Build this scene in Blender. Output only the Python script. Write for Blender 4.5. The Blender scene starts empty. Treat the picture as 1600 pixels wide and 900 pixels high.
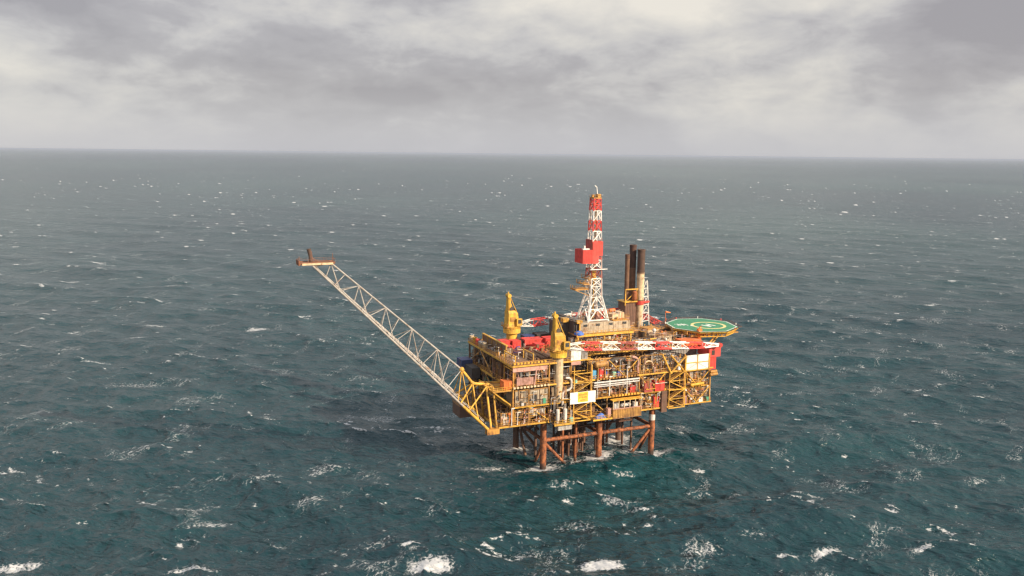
import bpy, math, random
import numpy as np
from mathutils import Vector, Matrix

random.seed(7)
RNG = np.random.default_rng(11)
R = math.radians
scene = bpy.context.scene
COL = scene.collection

# ------------------------------------------------------------------ camera
F_PX, CAM_H = 1340.0, 100.0
pitch = math.atan((450 - 240.0) / F_PX)
roll = math.atan((250 - 232) / 1600.0)
cd = bpy.data.cameras.new('camera')
cam = bpy.data.objects.new('camera', cd)
COL.objects.link(cam)
fw = Vector((0, math.cos(pitch), -math.sin(pitch)))
r0 = Vector((1, 0, 0)); u0 = r0.cross(fw)
rt = r0 * math.cos(roll) + u0 * math.sin(roll)
up = -r0 * math.sin(roll) + u0 * math.cos(roll)
m = Matrix.Identity(4)
for i in range(3):
    m[i][0], m[i][1], m[i][2] = rt[i], up[i], -fw[i]
m[2][3] = CAM_H
cam.matrix_world = m
cd.sensor_width = 36.0
cd.lens = 36.0 * F_PX / 1600.0
cd.clip_start = 1.0
cd.clip_end = 500000.0
scene.camera = cam

# ------------------------------------------------------------------ light and sky
SUN_AZ, SUN_EL = R(57), R(26)          # azimuth measured from straight behind the camera towards its right
S = Vector((math.sin(SUN_AZ) * math.cos(SUN_EL), -math.cos(SUN_AZ) * math.cos(SUN_EL), math.sin(SUN_EL)))
sl = bpy.data.lights.new('sun', 'SUN')
sl.energy = 5.0; sl.angle = R(0.6); sl.color = (1.0, 0.84, 0.63)
so = bpy.data.objects.new('sun', sl); COL.objects.link(so)
so.rotation_euler = (-S).to_track_quat('-Z', 'Y').to_euler()
so.location = (0, 0, 300)

w = bpy.data.worlds.new("World"); scene.world = w; w.use_nodes = True
nt = w.node_tree; nt.nodes.clear()

class NG:
    """small helper to wire shader nodes"""
    def __init__(s, tree): s.t = tree
    def n(s, kind, ins=None, **props):
        nd = s.t.nodes.new(kind)
        for k, v in props.items(): setattr(nd, k, v)
        for k, v in (ins or {}).items():
            sock = nd.inputs[k]
            if isinstance(v, bpy.types.NodeSocket): s.t.links.new(v, sock)
            else: sock.default_value = v
        return nd
    def math(s, op, a, b=0.0, c=None, clamp=False):
        i = {0: a, 1: b}
        if c is not None: i[2] = c
        nd = s.n('ShaderNodeMath', i, operation=op, use_clamp=clamp); return nd.outputs[0]
    def vmath(s, op, a, b=(0, 0, 0)):
        nd = s.n('ShaderNodeVectorMath', {0: a, 1: b}, operation=op); return nd.outputs[0]
    def noise(s, vec, scale, detail=4, rough=0.5, dist=0.0):
        nd = s.n('ShaderNodeTexNoise', {'Vector': vec, 'Scale': scale, 'Detail': detail, 'Roughness': rough, 'Distortion': dist})
        return nd.outputs['Fac']
    def ramp(s, fac, stops, interp='LINEAR'):
        nd = s.n('ShaderNodeValToRGB', {'Fac': fac}); cr = nd.color_ramp; cr.interpolation = interp
        while len(cr.elements) < len(stops): cr.elements.new(0.5)
        for e, (p, c) in zip(cr.elements, stops):
            e.position = p; e.color = (c[0], c[1], c[2], 1) if len(c) == 3 else c
        return nd.outputs['Color']
    def mix(s, fac, a, b):
        nd = s.n('ShaderNodeMix', {}, data_type='RGBA')
        for k, v in ((0, fac), (6, a), (7, b)):
            if isinstance(v, bpy.types.NodeSocket): s.t.links.new(v, nd.inputs[k])
            else: nd.inputs[k].default_value = (v if k == 0 else (v[0], v[1], v[2], 1))
        return nd.outputs[2]
    def smooth(s, v, a, b):
        nd = s.n('ShaderNodeMapRange', {'Value': v, 'From Min': a, 'From Max': b, 'To Min': 0.0, 'To Max': 1.0}, interpolation_type='SMOOTHSTEP')
        return nd.outputs[0]

g = NG(nt)
tc = g.n('ShaderNodeTexCoord').outputs['Generated']
sep = g.n('ShaderNodeSeparateXYZ', {0: tc})
CLOUD_OFF = (27.40, 24.0, -0.045)
cv1 = g.vmath('ADD', tc, CLOUD_OFF)
big = g.noise(g.vmath('MULTIPLY', cv1, (2.3, 2.3, 8.5)), 1.0, 2.0, 0.45, 0.2)
mid = g.noise(g.vmath('MULTIPLY', cv1, (5.5, 5.5, 15.0)), 1.0, 5, 0.5, 0.25)
puff = g.noise(g.vmath('MULTIPLY', cv1, (15.0, 15.0, 34.0)), 1.0, 7, 0.58, 0.3)
dens = g.math('ADD', g.math('ADD', g.math('MULTIPLY', big, 0.48), g.math('MULTIPLY', mid, 0.34)), g.math('MULTIPLY', puff, 0.18))
CL = 0.78
ccol = g.ramp(dens, [(0.385, (3.4, 3.2, 3.35)), (0.45, (4.2, 4.0, 4.1)), (0.485, (5.2, 5.0, 4.95)), (0.535, (6.4, 6.1, 5.7)), (0.60, (7.8, 7.3, 6.5))])
ccol = g.vmath('MULTIPLY', ccol, (CL, CL, CL))
# the cloud layer is seen edge-on low down, where its base merges into one pale bluish grey; overcast is brightest overhead
low = g.smooth(sep.outputs[2], 0.085, 0.0)
ccol = g.mix(g.math('MULTIPLY', low, 0.85), ccol, (5.15 * CL, 5.15 * CL, 5.45 * CL))
zen = g.smooth(sep.outputs[2], 0.26, 0.85)
ccol = g.mix(zen, ccol, (9.0 * CL, 9.4 * CL, 10.2 * CL))
sky = g.n('ShaderNodeTexSky', sky_type='NISHITA', sun_disc=False, sun_elevation=SUN_EL, sun_rotation=R(180) - SUN_AZ).outputs[0]
col = g.mix(0.93, sky, ccol)
bg = g.n('ShaderNodeBackground', {'Color': col, 'Strength': 0.1})
g.n('ShaderNodeOutputWorld', {'Surface': bg.outputs[0]})

scene.view_settings.view_transform = 'Standard'
scene.view_settings.look = 'None'
scene.view_settings.exposure = 0.5
scene.view_settings.gamma = 1.0
scene.view_settings.use_curve_mapping = False
scene.cycles.use_denoising = True
scene.cycles.denoiser = "OPENIMAGEDENOISE"
scene.cycles.denoising_input_passes = "RGB_ALBEDO_NORMAL"
scene.cycles.max_bounces = 6
scene.cycles.sample_clamp_indirect = 4.0
scene.cycles.filter_width = 1.4

# ------------------------------------------------------------------ materials
def new_mat(name):
    mt = bpy.data.materials.new(name); mt.use_nodes = True
    mt.node_tree.nodes.clear()
    return mt, NG(mt.node_tree)

_mats = {}
def steel(name, rgb, rust=0.35, rough=0.6, rust_rgb=(0.17, 0.065, 0.022), scale=0.55):
    """painted steel: blotchy paint, rust patches and streaks running down"""
    if name in _mats: return _mats[name]
    mt, q = new_mat(name)
    ob = q.n('ShaderNodeTexCoord').outputs['Object']
    rnd = q.n('ShaderNodeObjectInfo').outputs['Random']
    off = q.n('ShaderNodeCombineXYZ', {0: q.math('MULTIPLY', rnd, 37.0), 1: q.math('MULTIPLY', rnd, 71.0), 2: 0.0}).outputs[0]
    p = q.vmath('ADD', ob, off)
    n1 = q.noise(p, scale, 6, 0.62)
    st = q.noise(q.vmath('MULTIPLY', p, (1.6, 1.6, 0.22)), 1.1, 5, 0.6)
    d = q.math('ADD', q.math('MULTIPLY', n1, 0.55), q.math('MULTIPLY', st, 0.45))
    fac = q.smooth(d, 0.68 - rust * 0.42, 0.78 - rust * 0.32)
    tone = q.ramp(q.noise(p, 0.9, 3, 0.5), [(0.3, tuple(c * 0.72 for c in rgb)), (0.7, tuple(min(c * 1.12, 0.9) for c in rgb))])
    c = q.mix(q.math('MULTIPLY', fac, 0.85), tone, rust_rgb)
    # every piece has weathered differently: some chalky, some grimy
    r2 = q.math('FRACT', q.math('MULTIPLY', rnd, 17.31))
    c = q.mix(q.math('MULTIPLY', r2, 0.11), c, (0.30, 0.25, 0.19))
    grime = q.math('MULTIPLY', q.smooth(q.noise(q.vmath('MULTIPLY', p, (0.8, 0.8, 0.3)), 0.7, 5, 0.65), 0.54, 0.74), 0.5)
    c = q.mix(grime, c, (0.055, 0.036, 0.024)) if rust > 0.2 else c
    sh = q.math('ADD', 0.84, q.math('MULTIPLY', rnd, 0.42))
    c = q.vmath('MULTIPLY', c, q.n('ShaderNodeCombineXYZ', {0: sh, 1: sh, 2: sh}).outputs[0])
    bump = q.n('ShaderNodeBump', {'Height': n1, 'Strength': 0.25, 'Distance': 0.1}).outputs[0]
    b = q.n('ShaderNodeBsdfPrincipled', {'Base Color': c, 'Roughness': rough, 'Normal': bump, 'Specular IOR Level': 0.35})
    q.n('ShaderNodeOutputMaterial', {'Surface': b.outputs[0]})
    _mats[name] = mt
    return mt

YEL = steel('yellow_paint', (0.66, 0.36, 0.045), 0.44)
CRY = steel('golden_yellow_paint', (0.64, 0.36, 0.04), 0.42)
OCH = steel('ochre_paint', (0.47, 0.235, 0.05), 0.5)
BRO = steel('brown_steel', (0.22, 0.125, 0.07), 0.5)
DRK = steel('dark_steel', (0.055, 0.045, 0.04), 0.3)
BEI = steel('beige_cladding', (0.47, 0.38, 0.27), 0.4)
PNK = steel('pink_primer', (0.50, 0.27, 0.22), 0.35)
RED = steel('red_paint', (0.66, 0.05, 0.04), 0.24)
DRD = steel('dull_and_shaded_red', (0.35, 0.06, 0.045), 0.35)
ORG = steel('orange_paint', (0.68, 0.17, 0.04), 0.2)
BOM = steel('galvanised_boom_grey', (0.35, 0.325, 0.30), 0.44, 0.6, (0.20, 0.10, 0.05))
STK = steel('brown_stack_steel', (0.19, 0.10, 0.06), 0.4, 0.7)
NVY = steel('navy_paint', (0.02, 0.04, 0.13), 0.3)
TIP = steel('burnt_rusty_steel', (0.24, 0.095, 0.05), 0.5, 0.8, (0.09, 0.04, 0.025))
GRY = steel('grey_paint', (0.30, 0.29, 0.28), 0.38)
LGR = steel('pale_grey_paint', (0.52, 0.50, 0.48), 0.3)
WHT = steel('white_paint', (0.80, 0.77, 0.72), 0.22)
WHR = steel('weathered_white_paint', (0.68, 0.62, 0.56), 0.33)
BLU = steel('blue_paint', (0.03, 0.09, 0.42), 0.12)
CYN = steel('light_blue_paint', (0.10, 0.36, 0.60), 0.12)
GRN = steel('green_paint', (0.05, 0.26, 0.16), 0.15)
MNT = steel('mint_green_paint', (0.30, 0.55, 0.42), 0.2)
RST = steel('rusty_steel', (0.36, 0.12, 0.045), 0.5, 0.75, (0.20, 0.055, 0.022))
RSD = steel('dark_rusty_shaded_steel', (0.13, 0.065, 0.045), 0.4, 0.8)  # on the rear jacket members the darkness is shade put into the colour
CRM = steel('cream_paint', (0.60, 0.45, 0.28), 0.38)
SOT = steel('sooty_brown_steel', (0.085, 0.045, 0.035), 0.3, 0.8)
GLS = steel('dark_glass', (0.03, 0.035, 0.04), 0.0, 0.15)
HDG = steel('helideck_green', (0.06, 0.25, 0.135), 0.34, 0.85, (0.13, 0.25, 0.16), 0.25)
MRK = steel('marking_white', (0.72, 0.72, 0.66), 0.1)
MRY = steel('marking_yellow', (0.72, 0.60, 0.25), 0.12)
SGY = steel('sign_yellow', (0.72, 0.50, 0.06), 0.1)
TRP = steel('blue_tarpaulin', (0.04, 0.14, 0.50), 0.05)

def leg_material():
    """jacket leg: orange rust, dark wet marine growth round the waterline"""
    mt, q = new_mat('jacket_rust')
    ob = q.n('ShaderNodeNewGeometry').outputs['Position']
    z = q.n('ShaderNodeSeparateXYZ', {0: ob}).outputs[2]
    n1 = q.noise(ob, 0.8, 6, 0.65); st = q.noise(q.vmath('MULTIPLY', ob, (1.5, 1.5, 0.25)), 1.0, 5, 0.6)
    c = q.ramp(q.math('ADD', q.math('MULTIPLY', n1, 0.5), q.math('MULTIPLY', st, 0.5)),
               [(0.40, (0.05, 0.022, 0.015)), (0.48, (0.20, 0.065, 0.025)), (0.60, (0.40, 0.13, 0.045)), (0.72, (0.46, 0.22, 0.11))])
    wet = q.smooth(q.math('ADD', z, q.math('MULTIPLY', n1, 2.0)), 4.2, 2.2)
    c = q.mix(q.math('MULTIPLY', wet, 0.9), c, (0.02, 0.017, 0.014))
    b = q.n('ShaderNodeBsdfPrincipled', {'Base Color': c, 'Roughness': 0.75,
            'Normal': q.n('ShaderNodeBump', {'Height': n1, 'Strength': 0.4, 'Distance': 0.15}).outputs[0]})
    q.n('ShaderNodeOutputMaterial', {'Surface': b.outputs[0]})
    return mt
LEG = leg_material()

# ------------------------------------------------------------------ mesh helpers (platform axes: x along the front, y inwards, z up)
RIG_A = R(23.6)
RIG_O = Vector((10.5, 262.0, 0.0))
RIG_M = Matrix.Translation(RIG_O) @ Matrix.Rotation(RIG_A, 4, 'Z')

class MB:
    def __init__(s): s.v = []; s.f = []; s.mi = []; s.cur = 0
    def add(s, vs, fs):
        o = len(s.v); s.v += [tuple(p) for p in vs]
        for f in fs: s.f.append(tuple(i + o for i in f)); s.mi.append(s.cur)
        return s
    def box(s, x0, x1, y0, y1, z0, z1):
        vs = [(x, y, z) for z in (z0, z1) for y in (y0, y1) for x in (x0, x1)]
        return s.add(vs, [(0, 2, 3, 1), (4, 5, 7, 6), (0, 1, 5, 4), (2, 6, 7, 3), (0, 4, 6, 2), (1, 3, 7, 5)])
    def beam(s, p, q, w, h=None):
        h = h or w
        p = Vector(p); q = Vector(q); d = (q - p).normalized()
        a = d.cross(Vector((0, 0, 1)))
        if a.length < 1e-3: a = Vector((1, 0, 0))
        a.normalize(); b = a.cross(d)
        vs = []
        for e in (p, q):
            for i, j in ((-1, -1), (1, -1), (1, 1), (-1, 1)): vs.append(e + a * (i * w / 2) + b * (j * h / 2))
        return s.add(vs, [(0, 1, 2, 3), (7, 6, 5, 4), (0, 4, 5, 1), (1, 5, 6, 2), (2, 6, 7, 3), (3, 7, 4, 0)])
    def tube(s, p, q, r, n=8, r2=None):
        r2 = r if r2 is None else r2
        p = Vector(p); q = Vector(q); d = (q - p).normalized()
        a = d.cross(Vector((0, 0, 1)))
        if a.length < 1e-3: a = Vector((1, 0, 0))
        a.normalize(); b = a.cross(d)
        vs = [e + (a * math.cos(t) + b * math.sin(t)) * rr for e, rr in ((p, r), (q, r2)) for t in [2 * math.pi * i / n for i in range(n)]]
        fs = [(i, i + n, (i + 1) % n + n, (i + 1) % n) for i in range(n)]
        fs += [tuple(range(n)), tuple(range(2 * n - 1, n - 1, -1))]
        return s.add(vs, fs)
    def path(s, pts, r, n=7):
        for a, b in zip(pts, pts[1:]): s.tube(a, b, r, n)
        for p in pts[1:-1]: s.ball(p, r * 1.05, 6, 4)
        return s
    def ball(s, c, r, n=10, k=6, sz=1.0, half=False):
        vs = []; fs = []
        lo = 0 if half else -math.pi / 2
        for j in range(k + 1):
            t = lo + (math.pi / 2 - lo) * j / k
            for i in range(n):
                a = 2 * math.pi * i / n
                vs.append((c[0] + r * math.cos(t) * math.cos(a), c[1] + r * math.cos(t) * math.sin(a), c[2] + r * sz * math.sin(t)))
        for j in range(k):
            for i in range(n):
                fs.append((j * n + i, j * n + (i + 1) % n, (j + 1) * n + (i + 1) % n, (j + 1) * n + i))
        return s.add(vs, fs)
    def vessel(s, p, q, r, n=12):
        """cylinder with dished ends"""
        p = Vector(p); q = Vector(q); d = (q - p).normalized()
        prof = [(-0.5, 0.25), (-0.38, 0.65), (-0.15, 0.93), (0, 1)]
        prev = None
        for t, k in prof:
            c = p + d * (t * r)
            if prev: s.tube(prev[0], c, prev[1] * r, n, k * r)
            prev = (c, k)
        s.tube(p, q, r, n)
        prev = None
        for t, k in reversed(prof):
            c = q - d * (t * r)
            if prev: s.tube(prev[0], c, prev[1] * r, n, k * r)
            prev = (c, k)
        return s
    def prism(s, pts, z0, z1, taper=None):
        n = len(pts); top = taper or pts
        vs = [(x, y, z0) for x, y in pts] + [(x, y, z1) for x, y in top]
        fs = [(i, (i + 1) % n, (i + 1) % n + n, i + n) for i in range(n)] + [tuple(range(n - 1, -1, -1)), tuple(range(n, 2 * n))]
        return s.add(vs, fs)
    def ring(s, c, ri, ro, z0, z1, n=40):
        vs = []
        for z in (z0, z1):
            for rr in (ri, ro):
                for i in range(n):
                    a = 2 * math.pi * i / n; vs.append((c[0] + rr * math.cos(a), c[1] + rr * math.sin(a), z))
        fs = []
        for i in range(n):
            j = (i + 1) % n
            fs += [(i, n + i, n + j, j), (2 * n + i, 2 * n + j, 3 * n + j, 3 * n + i), (n + i, 3 * n + i, 3 * n + j, n + j), (i, j, 2 * n + j, 2 * n + i)]
        return s.add(vs, fs)
    def rail(s, pts, h=1.15, step=2.2, r=0.055, mids=2):
        for a, b in zip(pts, pts[1:]):
            a = Vector(a); b = Vector(b); L = (b - a).length; k = max(1, int(round(L / step)))
            for i in range(k + 1):
                p = a.lerp(b, i / k); s.beam(p, p + Vector((0, 0, h)), r * 2)
            for t in range(1, mids + 1):
                z = Vector((0, 0, h * t / mids)); s.beam(a + z, b + z, r * 1.8)
            s.beam(a + Vector((0, 0, 0.08)), b + Vector((0, 0, 0.08)), r * 0.8, 0.16)
        return s
    def ribs(s, x0, x1, y, z0, z1, step=0.6, d=0.07, wd=0.12):
        """vertical corrugations on a wall facing -y"""
        x = x0 + step / 2
        while x < x1: s.box(x - wd / 2, x + wd / 2, y - d, y + 0.02, z0, z1); x += step
        return s
    def build(s, name, mats, base=(0, 0, 0), parent=None, smooth=False):
        me = bpy.data.meshes.new(name)
        bx, by, bz = base
        me.from_pydata([(x - bx, y - by, z - bz) for x, y, z in s.v], [], s.f)
        if not isinstance(mats, (list, tuple)): mats = [mats]
        for mm in mats: me.materials.append(mm)
        if len(mats) > 1: me.polygons.foreach_set('material_index', s.mi)
        me.validate(); me.update()
        import bmesh
        bm = bmesh.new(); bm.from_mesh(me); bmesh.ops.recalc_face_normals(bm, faces=bm.faces)
        if smooth:
            for f in bm.faces: f.smooth = len(f.verts) == 4
        bm.to_mesh(me); bm.free()
        if smooth and hasattr(me, 'set_sharp_from_angle'): me.set_sharp_from_angle(angle=R(40))
        o = bpy.data.objects.new(name, me); COL.objects.link(o)
        if parent: o.parent = parent
        else: o.matrix_world = RIG_M @ Matrix.Translation(base)
        return o

class Thing:
    def __init__(s, name, label, cat, base, group=None):
        s.base = tuple(base)
        o = bpy.data.objects.new(name, None); COL.objects.link(o)
        o.matrix_world = RIG_M @ Matrix.Translation(s.base)
        o.empty_display_size = 0.5
        o['label'] = label; o['category'] = cat
        if group: o['group'] = group
        s.o = o
    def part(s, name, mb, mat, parent=None, smooth=False, label=None):
        p = mb.build(name, mat, s.base, parent or s.o, smooth)
        if label: p['label'] = label
        return p

def single(name, label, cat, mb, mat, base, group=None, smooth=False):
    o = mb.build(name, mat, base, None, smooth)
    o['label'] = label; o['category'] = cat
    if group: o['group'] = group
    return o

def copy_tree(o, offset=(0, 0, 0), label=None):
    c = o.copy(); COL.objects.link(c)
    c.matrix_world = Matrix.Translation(RIG_M.to_3x3() @ Vector(offset)) @ o.matrix_world
    if label: c['label'] = label
    for ch in o.children:
        d = ch.copy(); COL.objects.link(d); d.parent = c
        for gch in ch.children:
            e = gch.copy(); COL.objects.link(e); e.parent = d
    return c

# ------------------------------------------------------------------ sea
LEGS = [(x, y) for x in (0.0, 20.2, 40.4) for y in (0.0, 21.5)]

def build_sea():
    N, L = 2048, 960.0
    WD = np.array([-0.50, -0.866])                     # the wind and waves run this way
    k1 = 2 * np.pi * np.fft.fftfreq(N, L / N)
    KX, KY = np.meshgrid(k1, k1)                       # [row=y, col=x]
    K = np.sqrt(KX ** 2 + KY ** 2); K[0, 0] = 1e-6
    def comp(lam, Hs, s0, rng, short=1.2):
        kp = 2 * np.pi / lam
        cosd = (KX * WD[0] + KY * WD[1]) / K
        S_ = np.exp(-1.25 * (kp / K) ** 2) / K ** 3.85 * np.exp(-(K * short / (2 * np.pi)) ** 2)
        sp = np.clip(s0 * (kp / K) ** 0.6, 0.7, s0)
        D = np.where(cosd > 0, np.maximum(cosd, 1e-6) ** (2 * sp), 0.012)
        A = np.sqrt(S_ * D) * (rng.normal(size=K.shape) + 1j * rng.normal(size=K.shape))
        A[0, 0] = 0
        h = np.fft.ifft2(A).real
        return A * (Hs / 4 / h.std())
    A = comp(84.0, 3.3, 5.0, RNG) + comp(27.0, 1.45, 2.2, RNG)
    w_ = np.sqrt(9.81 * K)
    CH = 1.0
    def fields(a):
        return [np.fft.ifft2(f).real.astype(np.float32) for f in (a, 1j * KX / K * a * CH, 1j * KY / K * a * CH)]
    def jac(a):
        xx = 1 - CH * np.fft.ifft2(KX * KX / K * a).real
        yy = 1 - CH * np.fft.ifft2(KY * KY / K * a).real
        xy = -CH * np.fft.ifft2(KX * KY / K * a).real
        return xx * yy - xy * xy
    # breaking crests now, and the lace they left behind in the last seconds
    As = A * np.exp(-(K * 1.6 / (2 * np.pi)) ** 2)
    foam = np.zeros((N, N), np.float32); thr = None
    for t, amp in ((0, 1.0), (0.5, 0.9), (1.1, 0.72), (1.9, 0.58), (3.0, 0.46), (4.6, 0.36), (6.5, 0.28)):
        j = jac(As * np.exp(1j * w_ * t))
        if thr is None:
            thr = np.quantile(j, 0.0115); wid = abs(thr - np.quantile(j, 0.0015))
        foam = np.maximum(foam, amp * np.clip((thr - j) / wid, 0, 1).astype(np.float32))
    # light blur
    def lp(f, lam): return np.fft.ifft2(np.fft.fft2(f) * np.exp(-(K * lam / (2 * np.pi)) ** 2)).real.astype(np.float32)
    foam = np.clip(lp(foam, 1.3) * 1.25, 0, 1)
    lams = [0.0, 3.0, 9.0, 27.0, 81.0, 243.0]
    lev = []
    for lm in lams:
        lev.append(fields(A * np.exp(-(K * lm / (2 * np.pi)) ** 2 * 1.2)))
    foams = [foam] + [lp(foam, lm) for lm in (2.0, 5.0)]

    # one sheet, rings about the point under the helicopter out to the horizon
    rows = [8.0]
    while rows[-1] < 110: rows.append(rows[-1] * 1.25)
    rows[-1] = 118.0
    while rows[-1] < 250000.0:
        r = rows[-1]; rows.append(r + max(0.35, 0.8 * r * r / (100.0 * 858)) if r < 30000 else r * 1.5)
    rows = np.array(rows)
    a0 = R(41); step = 1.15 / 858
    na = int(2 * a0 / step)
    ang = np.concatenate([np.linspace(-a0, a0, na), np.linspace(a0, 2 * np.pi - a0, 90)[1:-1]])
    nr, nc = len(rows), len(ang)
    RR, AA = np.meshgrid(rows, ang, indexing='ij')
    X = (RR * np.sin(AA)).ravel(); Y = (RR * np.cos(AA)).ravel()
    sp = np.gradient(rows); sp = np.maximum(sp, rows * step)
    sp = np.where(rows < 118, 5.0, sp)
    coarse = np.abs(AA) > a0 + 1e-6
    spv = np.where(coarse, 12.0, np.repeat(sp[:, None], nc, 1)).ravel()

    def samp(f, x, y):
        u = (x / L * N); v = (y / L * N)
        iu = np.floor(u).astype(np.int64); iv = np.floor(v).astype(np.int64)
        fu = (u - iu).astype(np.float32); fv = (v - iv).astype(np.float32)
        a = iu % N; b = (iu + 1) % N; c = (iv % N) * N; d = ((iv + 1) % N) * N
        ff = f.ravel()
        return (ff[c + a] * (1 - fu) + ff[c + b] * fu) * (1 - fv) + (ff[d + a] * (1 - fu) + ff[d + b] * fu) * fv
    tl = np.log(np.maximum(spv * 2.4, 1.0)) / np.log(3.0)          # lams[i] = 3**i
    tl = np.clip(tl, 0, 4.999); i0 = tl.astype(int); ft = (tl - i0).astype(np.float32)
    out = [np.zeros(len(X), np.float32) for _ in range(3)]
    for i in range(5):
        sel = np.nonzero(i0 == i)[0]
        if not len(sel): continue
        for q in range(3):
            out[q][sel] = samp(lev[i][q], X[sel], Y[sel]) * (1 - ft[sel]) + samp(lev[i + 1][q], X[sel], Y[sel]) * ft[sel]
    far = np.clip((6000 - np.hypot(X, Y)) / 4000, 0, 1)
    for q in range(3): out[q] *= far
    fv_ = np.where(spv < 1.2, samp(foams[0], X, Y), np.where(spv < 3.5, samp(foams[1], X, Y) * 1.15, samp(foams[2], X, Y) * 1.5)).astype(np.float32)
    fv_ *= np.clip((7500 - np.hypot(X, Y)) / 4800, 0, 1)
    PX = X + out[1]; PY = Y + out[2]; PZ = out[0]
    # two bigger swells rearing up in front of the jacket and to its right
    c0, s0 = math.cos(RIG_A), math.sin(RIG_A)
    qx = (PX - RIG_O.x) * c0 + (PY - RIG_O.y) * s0; qy = -(PX - RIG_O.x) * s0 + (PY - RIG_O.y) * c0
    for (ax, ay, sx, bend, hgt_) in ((22.0, -9.0, 34.0, 0.006, 2.3), (98.0, -12.0, 42.0, 0.003, 2.2), (-70, -46, 40, .003, 1.8), (60.0, -62.0, 46.0, -.002, 1.9), (-20.0, -74.0, 30.0, .004, 1.8)):
        u = qx - ax; v = qy - ay + bend * u * u
        along = np.exp(-(u / sx) ** 4)
        PZ = PZ + along * hgt_ * (np.exp(-np.where(v > 0, (v / 16.0) ** 2, (v / 8.0) ** 2)) - 0.62 * np.exp(-((v + 19.0) / 9.0) ** 2))
    # larger breakers and lace patches: place, length along the crest, width, strength, skew
    for (cx, cy, sx, sy, am, sk) in [(-19.2, 196.4, 5.6, 2.4, 1.3, 0), (22.8, 198.0, 5.6, 2.3, 1.35, 0), (-119.1, 194.0, 6.5, 2.0, 1.0, 0.3), (-25.3, 205.1, 2.6, 0.8, 1.3, 0.4), (-75.6, 191.5, 6, 1.6, 0.9, 0), (81.2, 207.0, 5, 1.2, 1.0, 0.4), (70.9, 205.7, 3, 0.8, 0.9, 0), (50.2, 208.1, 5, 2.2, 0.6, 0.2), (-144.4, 477.3, 7, 3.4, 0.95, 0), (-7.6, 262.6, 6.5, 1.5, 0.75, 0), (-57.9, 259.9, 7, 3.0, 0.62, 0.5), (-161.1, 358.9, 13, 5, 0.5, 0.4), (-81.7, 222.2, 5.5, 2.2, 0.68, 0.4), (-103.9, 233.3, 3, 1.0, 0.8, 0), (-90.4, 231.4, 6, 2.2, 0.55, 0.5), (-57.4, 234.6, 5, 2.2, 0.6, 0.5), (-196.4, 395.0, 7, 1.4, 0.85, 0.2), (-204.9, 481.2, 8, 1.6, 0.8, 0), (-202.4, 450.3, 6, 1.4, 0.7, 0), (-253.1, 632.0, 8, 2.0, 0.85, 0.1), (-68.4, 373.6, 6, 2.2, 0.5, 0.3), (-125.7, 440.1, 6, 1.4, 0.5, 0), (30.5, 237.1, 5, 1.8, 0.62, -0.5), (18.2, 220.7, 6, 2.4, 0.55, 0), (16.1, 246.3, 5, 2, 0.5, 0.0), (60.0, 261.8, 3, 1, 0.7, -0.3), (35.9, 257.3, 3.5, 1, 0.7, 0), (5.7, 205.9, 5, 3, 0.5, 0.4), (106.5, 208.4, 4, 1.1, 0.9, 0.4), (147.3, 256.9, 3.5, 1.3, 0.6, 0), (174.7, 360.5, 4, 1.2, 0.7, 0.2), (252.4, 527.2, 9, 1.8, 0.6, 0), (-60.9, 262.6, 4, 1.5, 0.5, 0.3), (-76.1, 251.2, 6, 1.6, 0.55, 0.4), (-24.4, 322.4, 9, 3, 0.42, 0.5), (-51.0, 317.3, 8, 4, 0.42, 0.5), (-310.8, 664.1, 8, 2, 0.6, 0), (-513.9, 877.1, 8, 2, 0.9, 0), (-174.3, 304.9, 6, 2, 0.4, 0.3), (-34.0, 208.5, 5, 2.5, 0.45, 0.5), (37.0, 230.5, 3, 1, 0.7, -0.3), (65.3, 214.8, 5, 1.2, 0.45, 0), (114.0, 280.1, 1.2, 0.5, 1.1, 0)]:
        ix = np.nonzero((np.abs(PX - cx) < 4 * sx) & (np.abs(PY - cy) < 4 * sx))[0]
        dx, dy = PX[ix] - cx, PY[ix] - cy
        c1, s1 = math.cos(sk), math.sin(sk)
        u, v = dx * c1 + dy * s1, -dx * s1 + dy * c1
        v = v + 0.10 * u * u / sx
        fv_[ix] = np.maximum(fv_[ix], 0.80 * am * np.exp(-((u / sx) ** 4 + np.where(v > 0, (v / (sy * 1.5)) ** 2, (v / sy) ** 4))))
    # wash round the jacket legs and down-wave of them
    inv = RIG_M.inverted()
    c_, s_ = math.cos(RIG_A), math.sin(RIG_A)
    lx = (PX - RIG_O.x) * c_ + (PY - RIG_O.y) * s_; ly = -(PX - RIG_O.x) * s_ + (PY - RIG_O.y) * c_
    near = (np.abs(lx - 20) < 50) & (np.abs(ly - 10) < 45)
    ix = np.nonzero(near)[0]
    wash = np.zeros(len(ix), np.float32)
    for (ax, ay) in LEGS + [(8.3, 2.8), (12.5, 1.8), (37.3, 7.9), (37.3, 13.6), (34, 18.6), (15, 10), (18, 10), (12, 10)]:
        dx, dy = lx[ix] - ax, ly[ix] - ay
        big_ = (ax, ay) in LEGS
        wash = np.maximum(wash, (1.15 if big_ else 0.75) * np.exp(-((dx / (5.2 if big_ else 3)) ** 2 + (dy / (3.6 if big_ else 2.4)) ** 2)))
    for (ax, ay, sx, sy, am) in ((17, -1.0, 20, 2.4, 0.50), (32, 2, 12, 5.5, 0.46), (45, 0.0, 5, 1.6, 0.8), (37, 17, 6, 3.5, 0.62), (26, 12, 10, 5, 0.42), (-6, 0.5, 6, 1.8, 0.62), (14, 7, 10, 4, 0.42), (-14, 6, 5, 1.6, .5)):
        dx, dy = lx[ix] - ax, ly[ix] - ay
        wash = np.maximum(wash, am * np.exp(-((dx / sx) ** 2 + (dy / sy) ** 2)))
    fv_[ix] = np.maximum(fv_[ix], 1.12 * wash)

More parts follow.
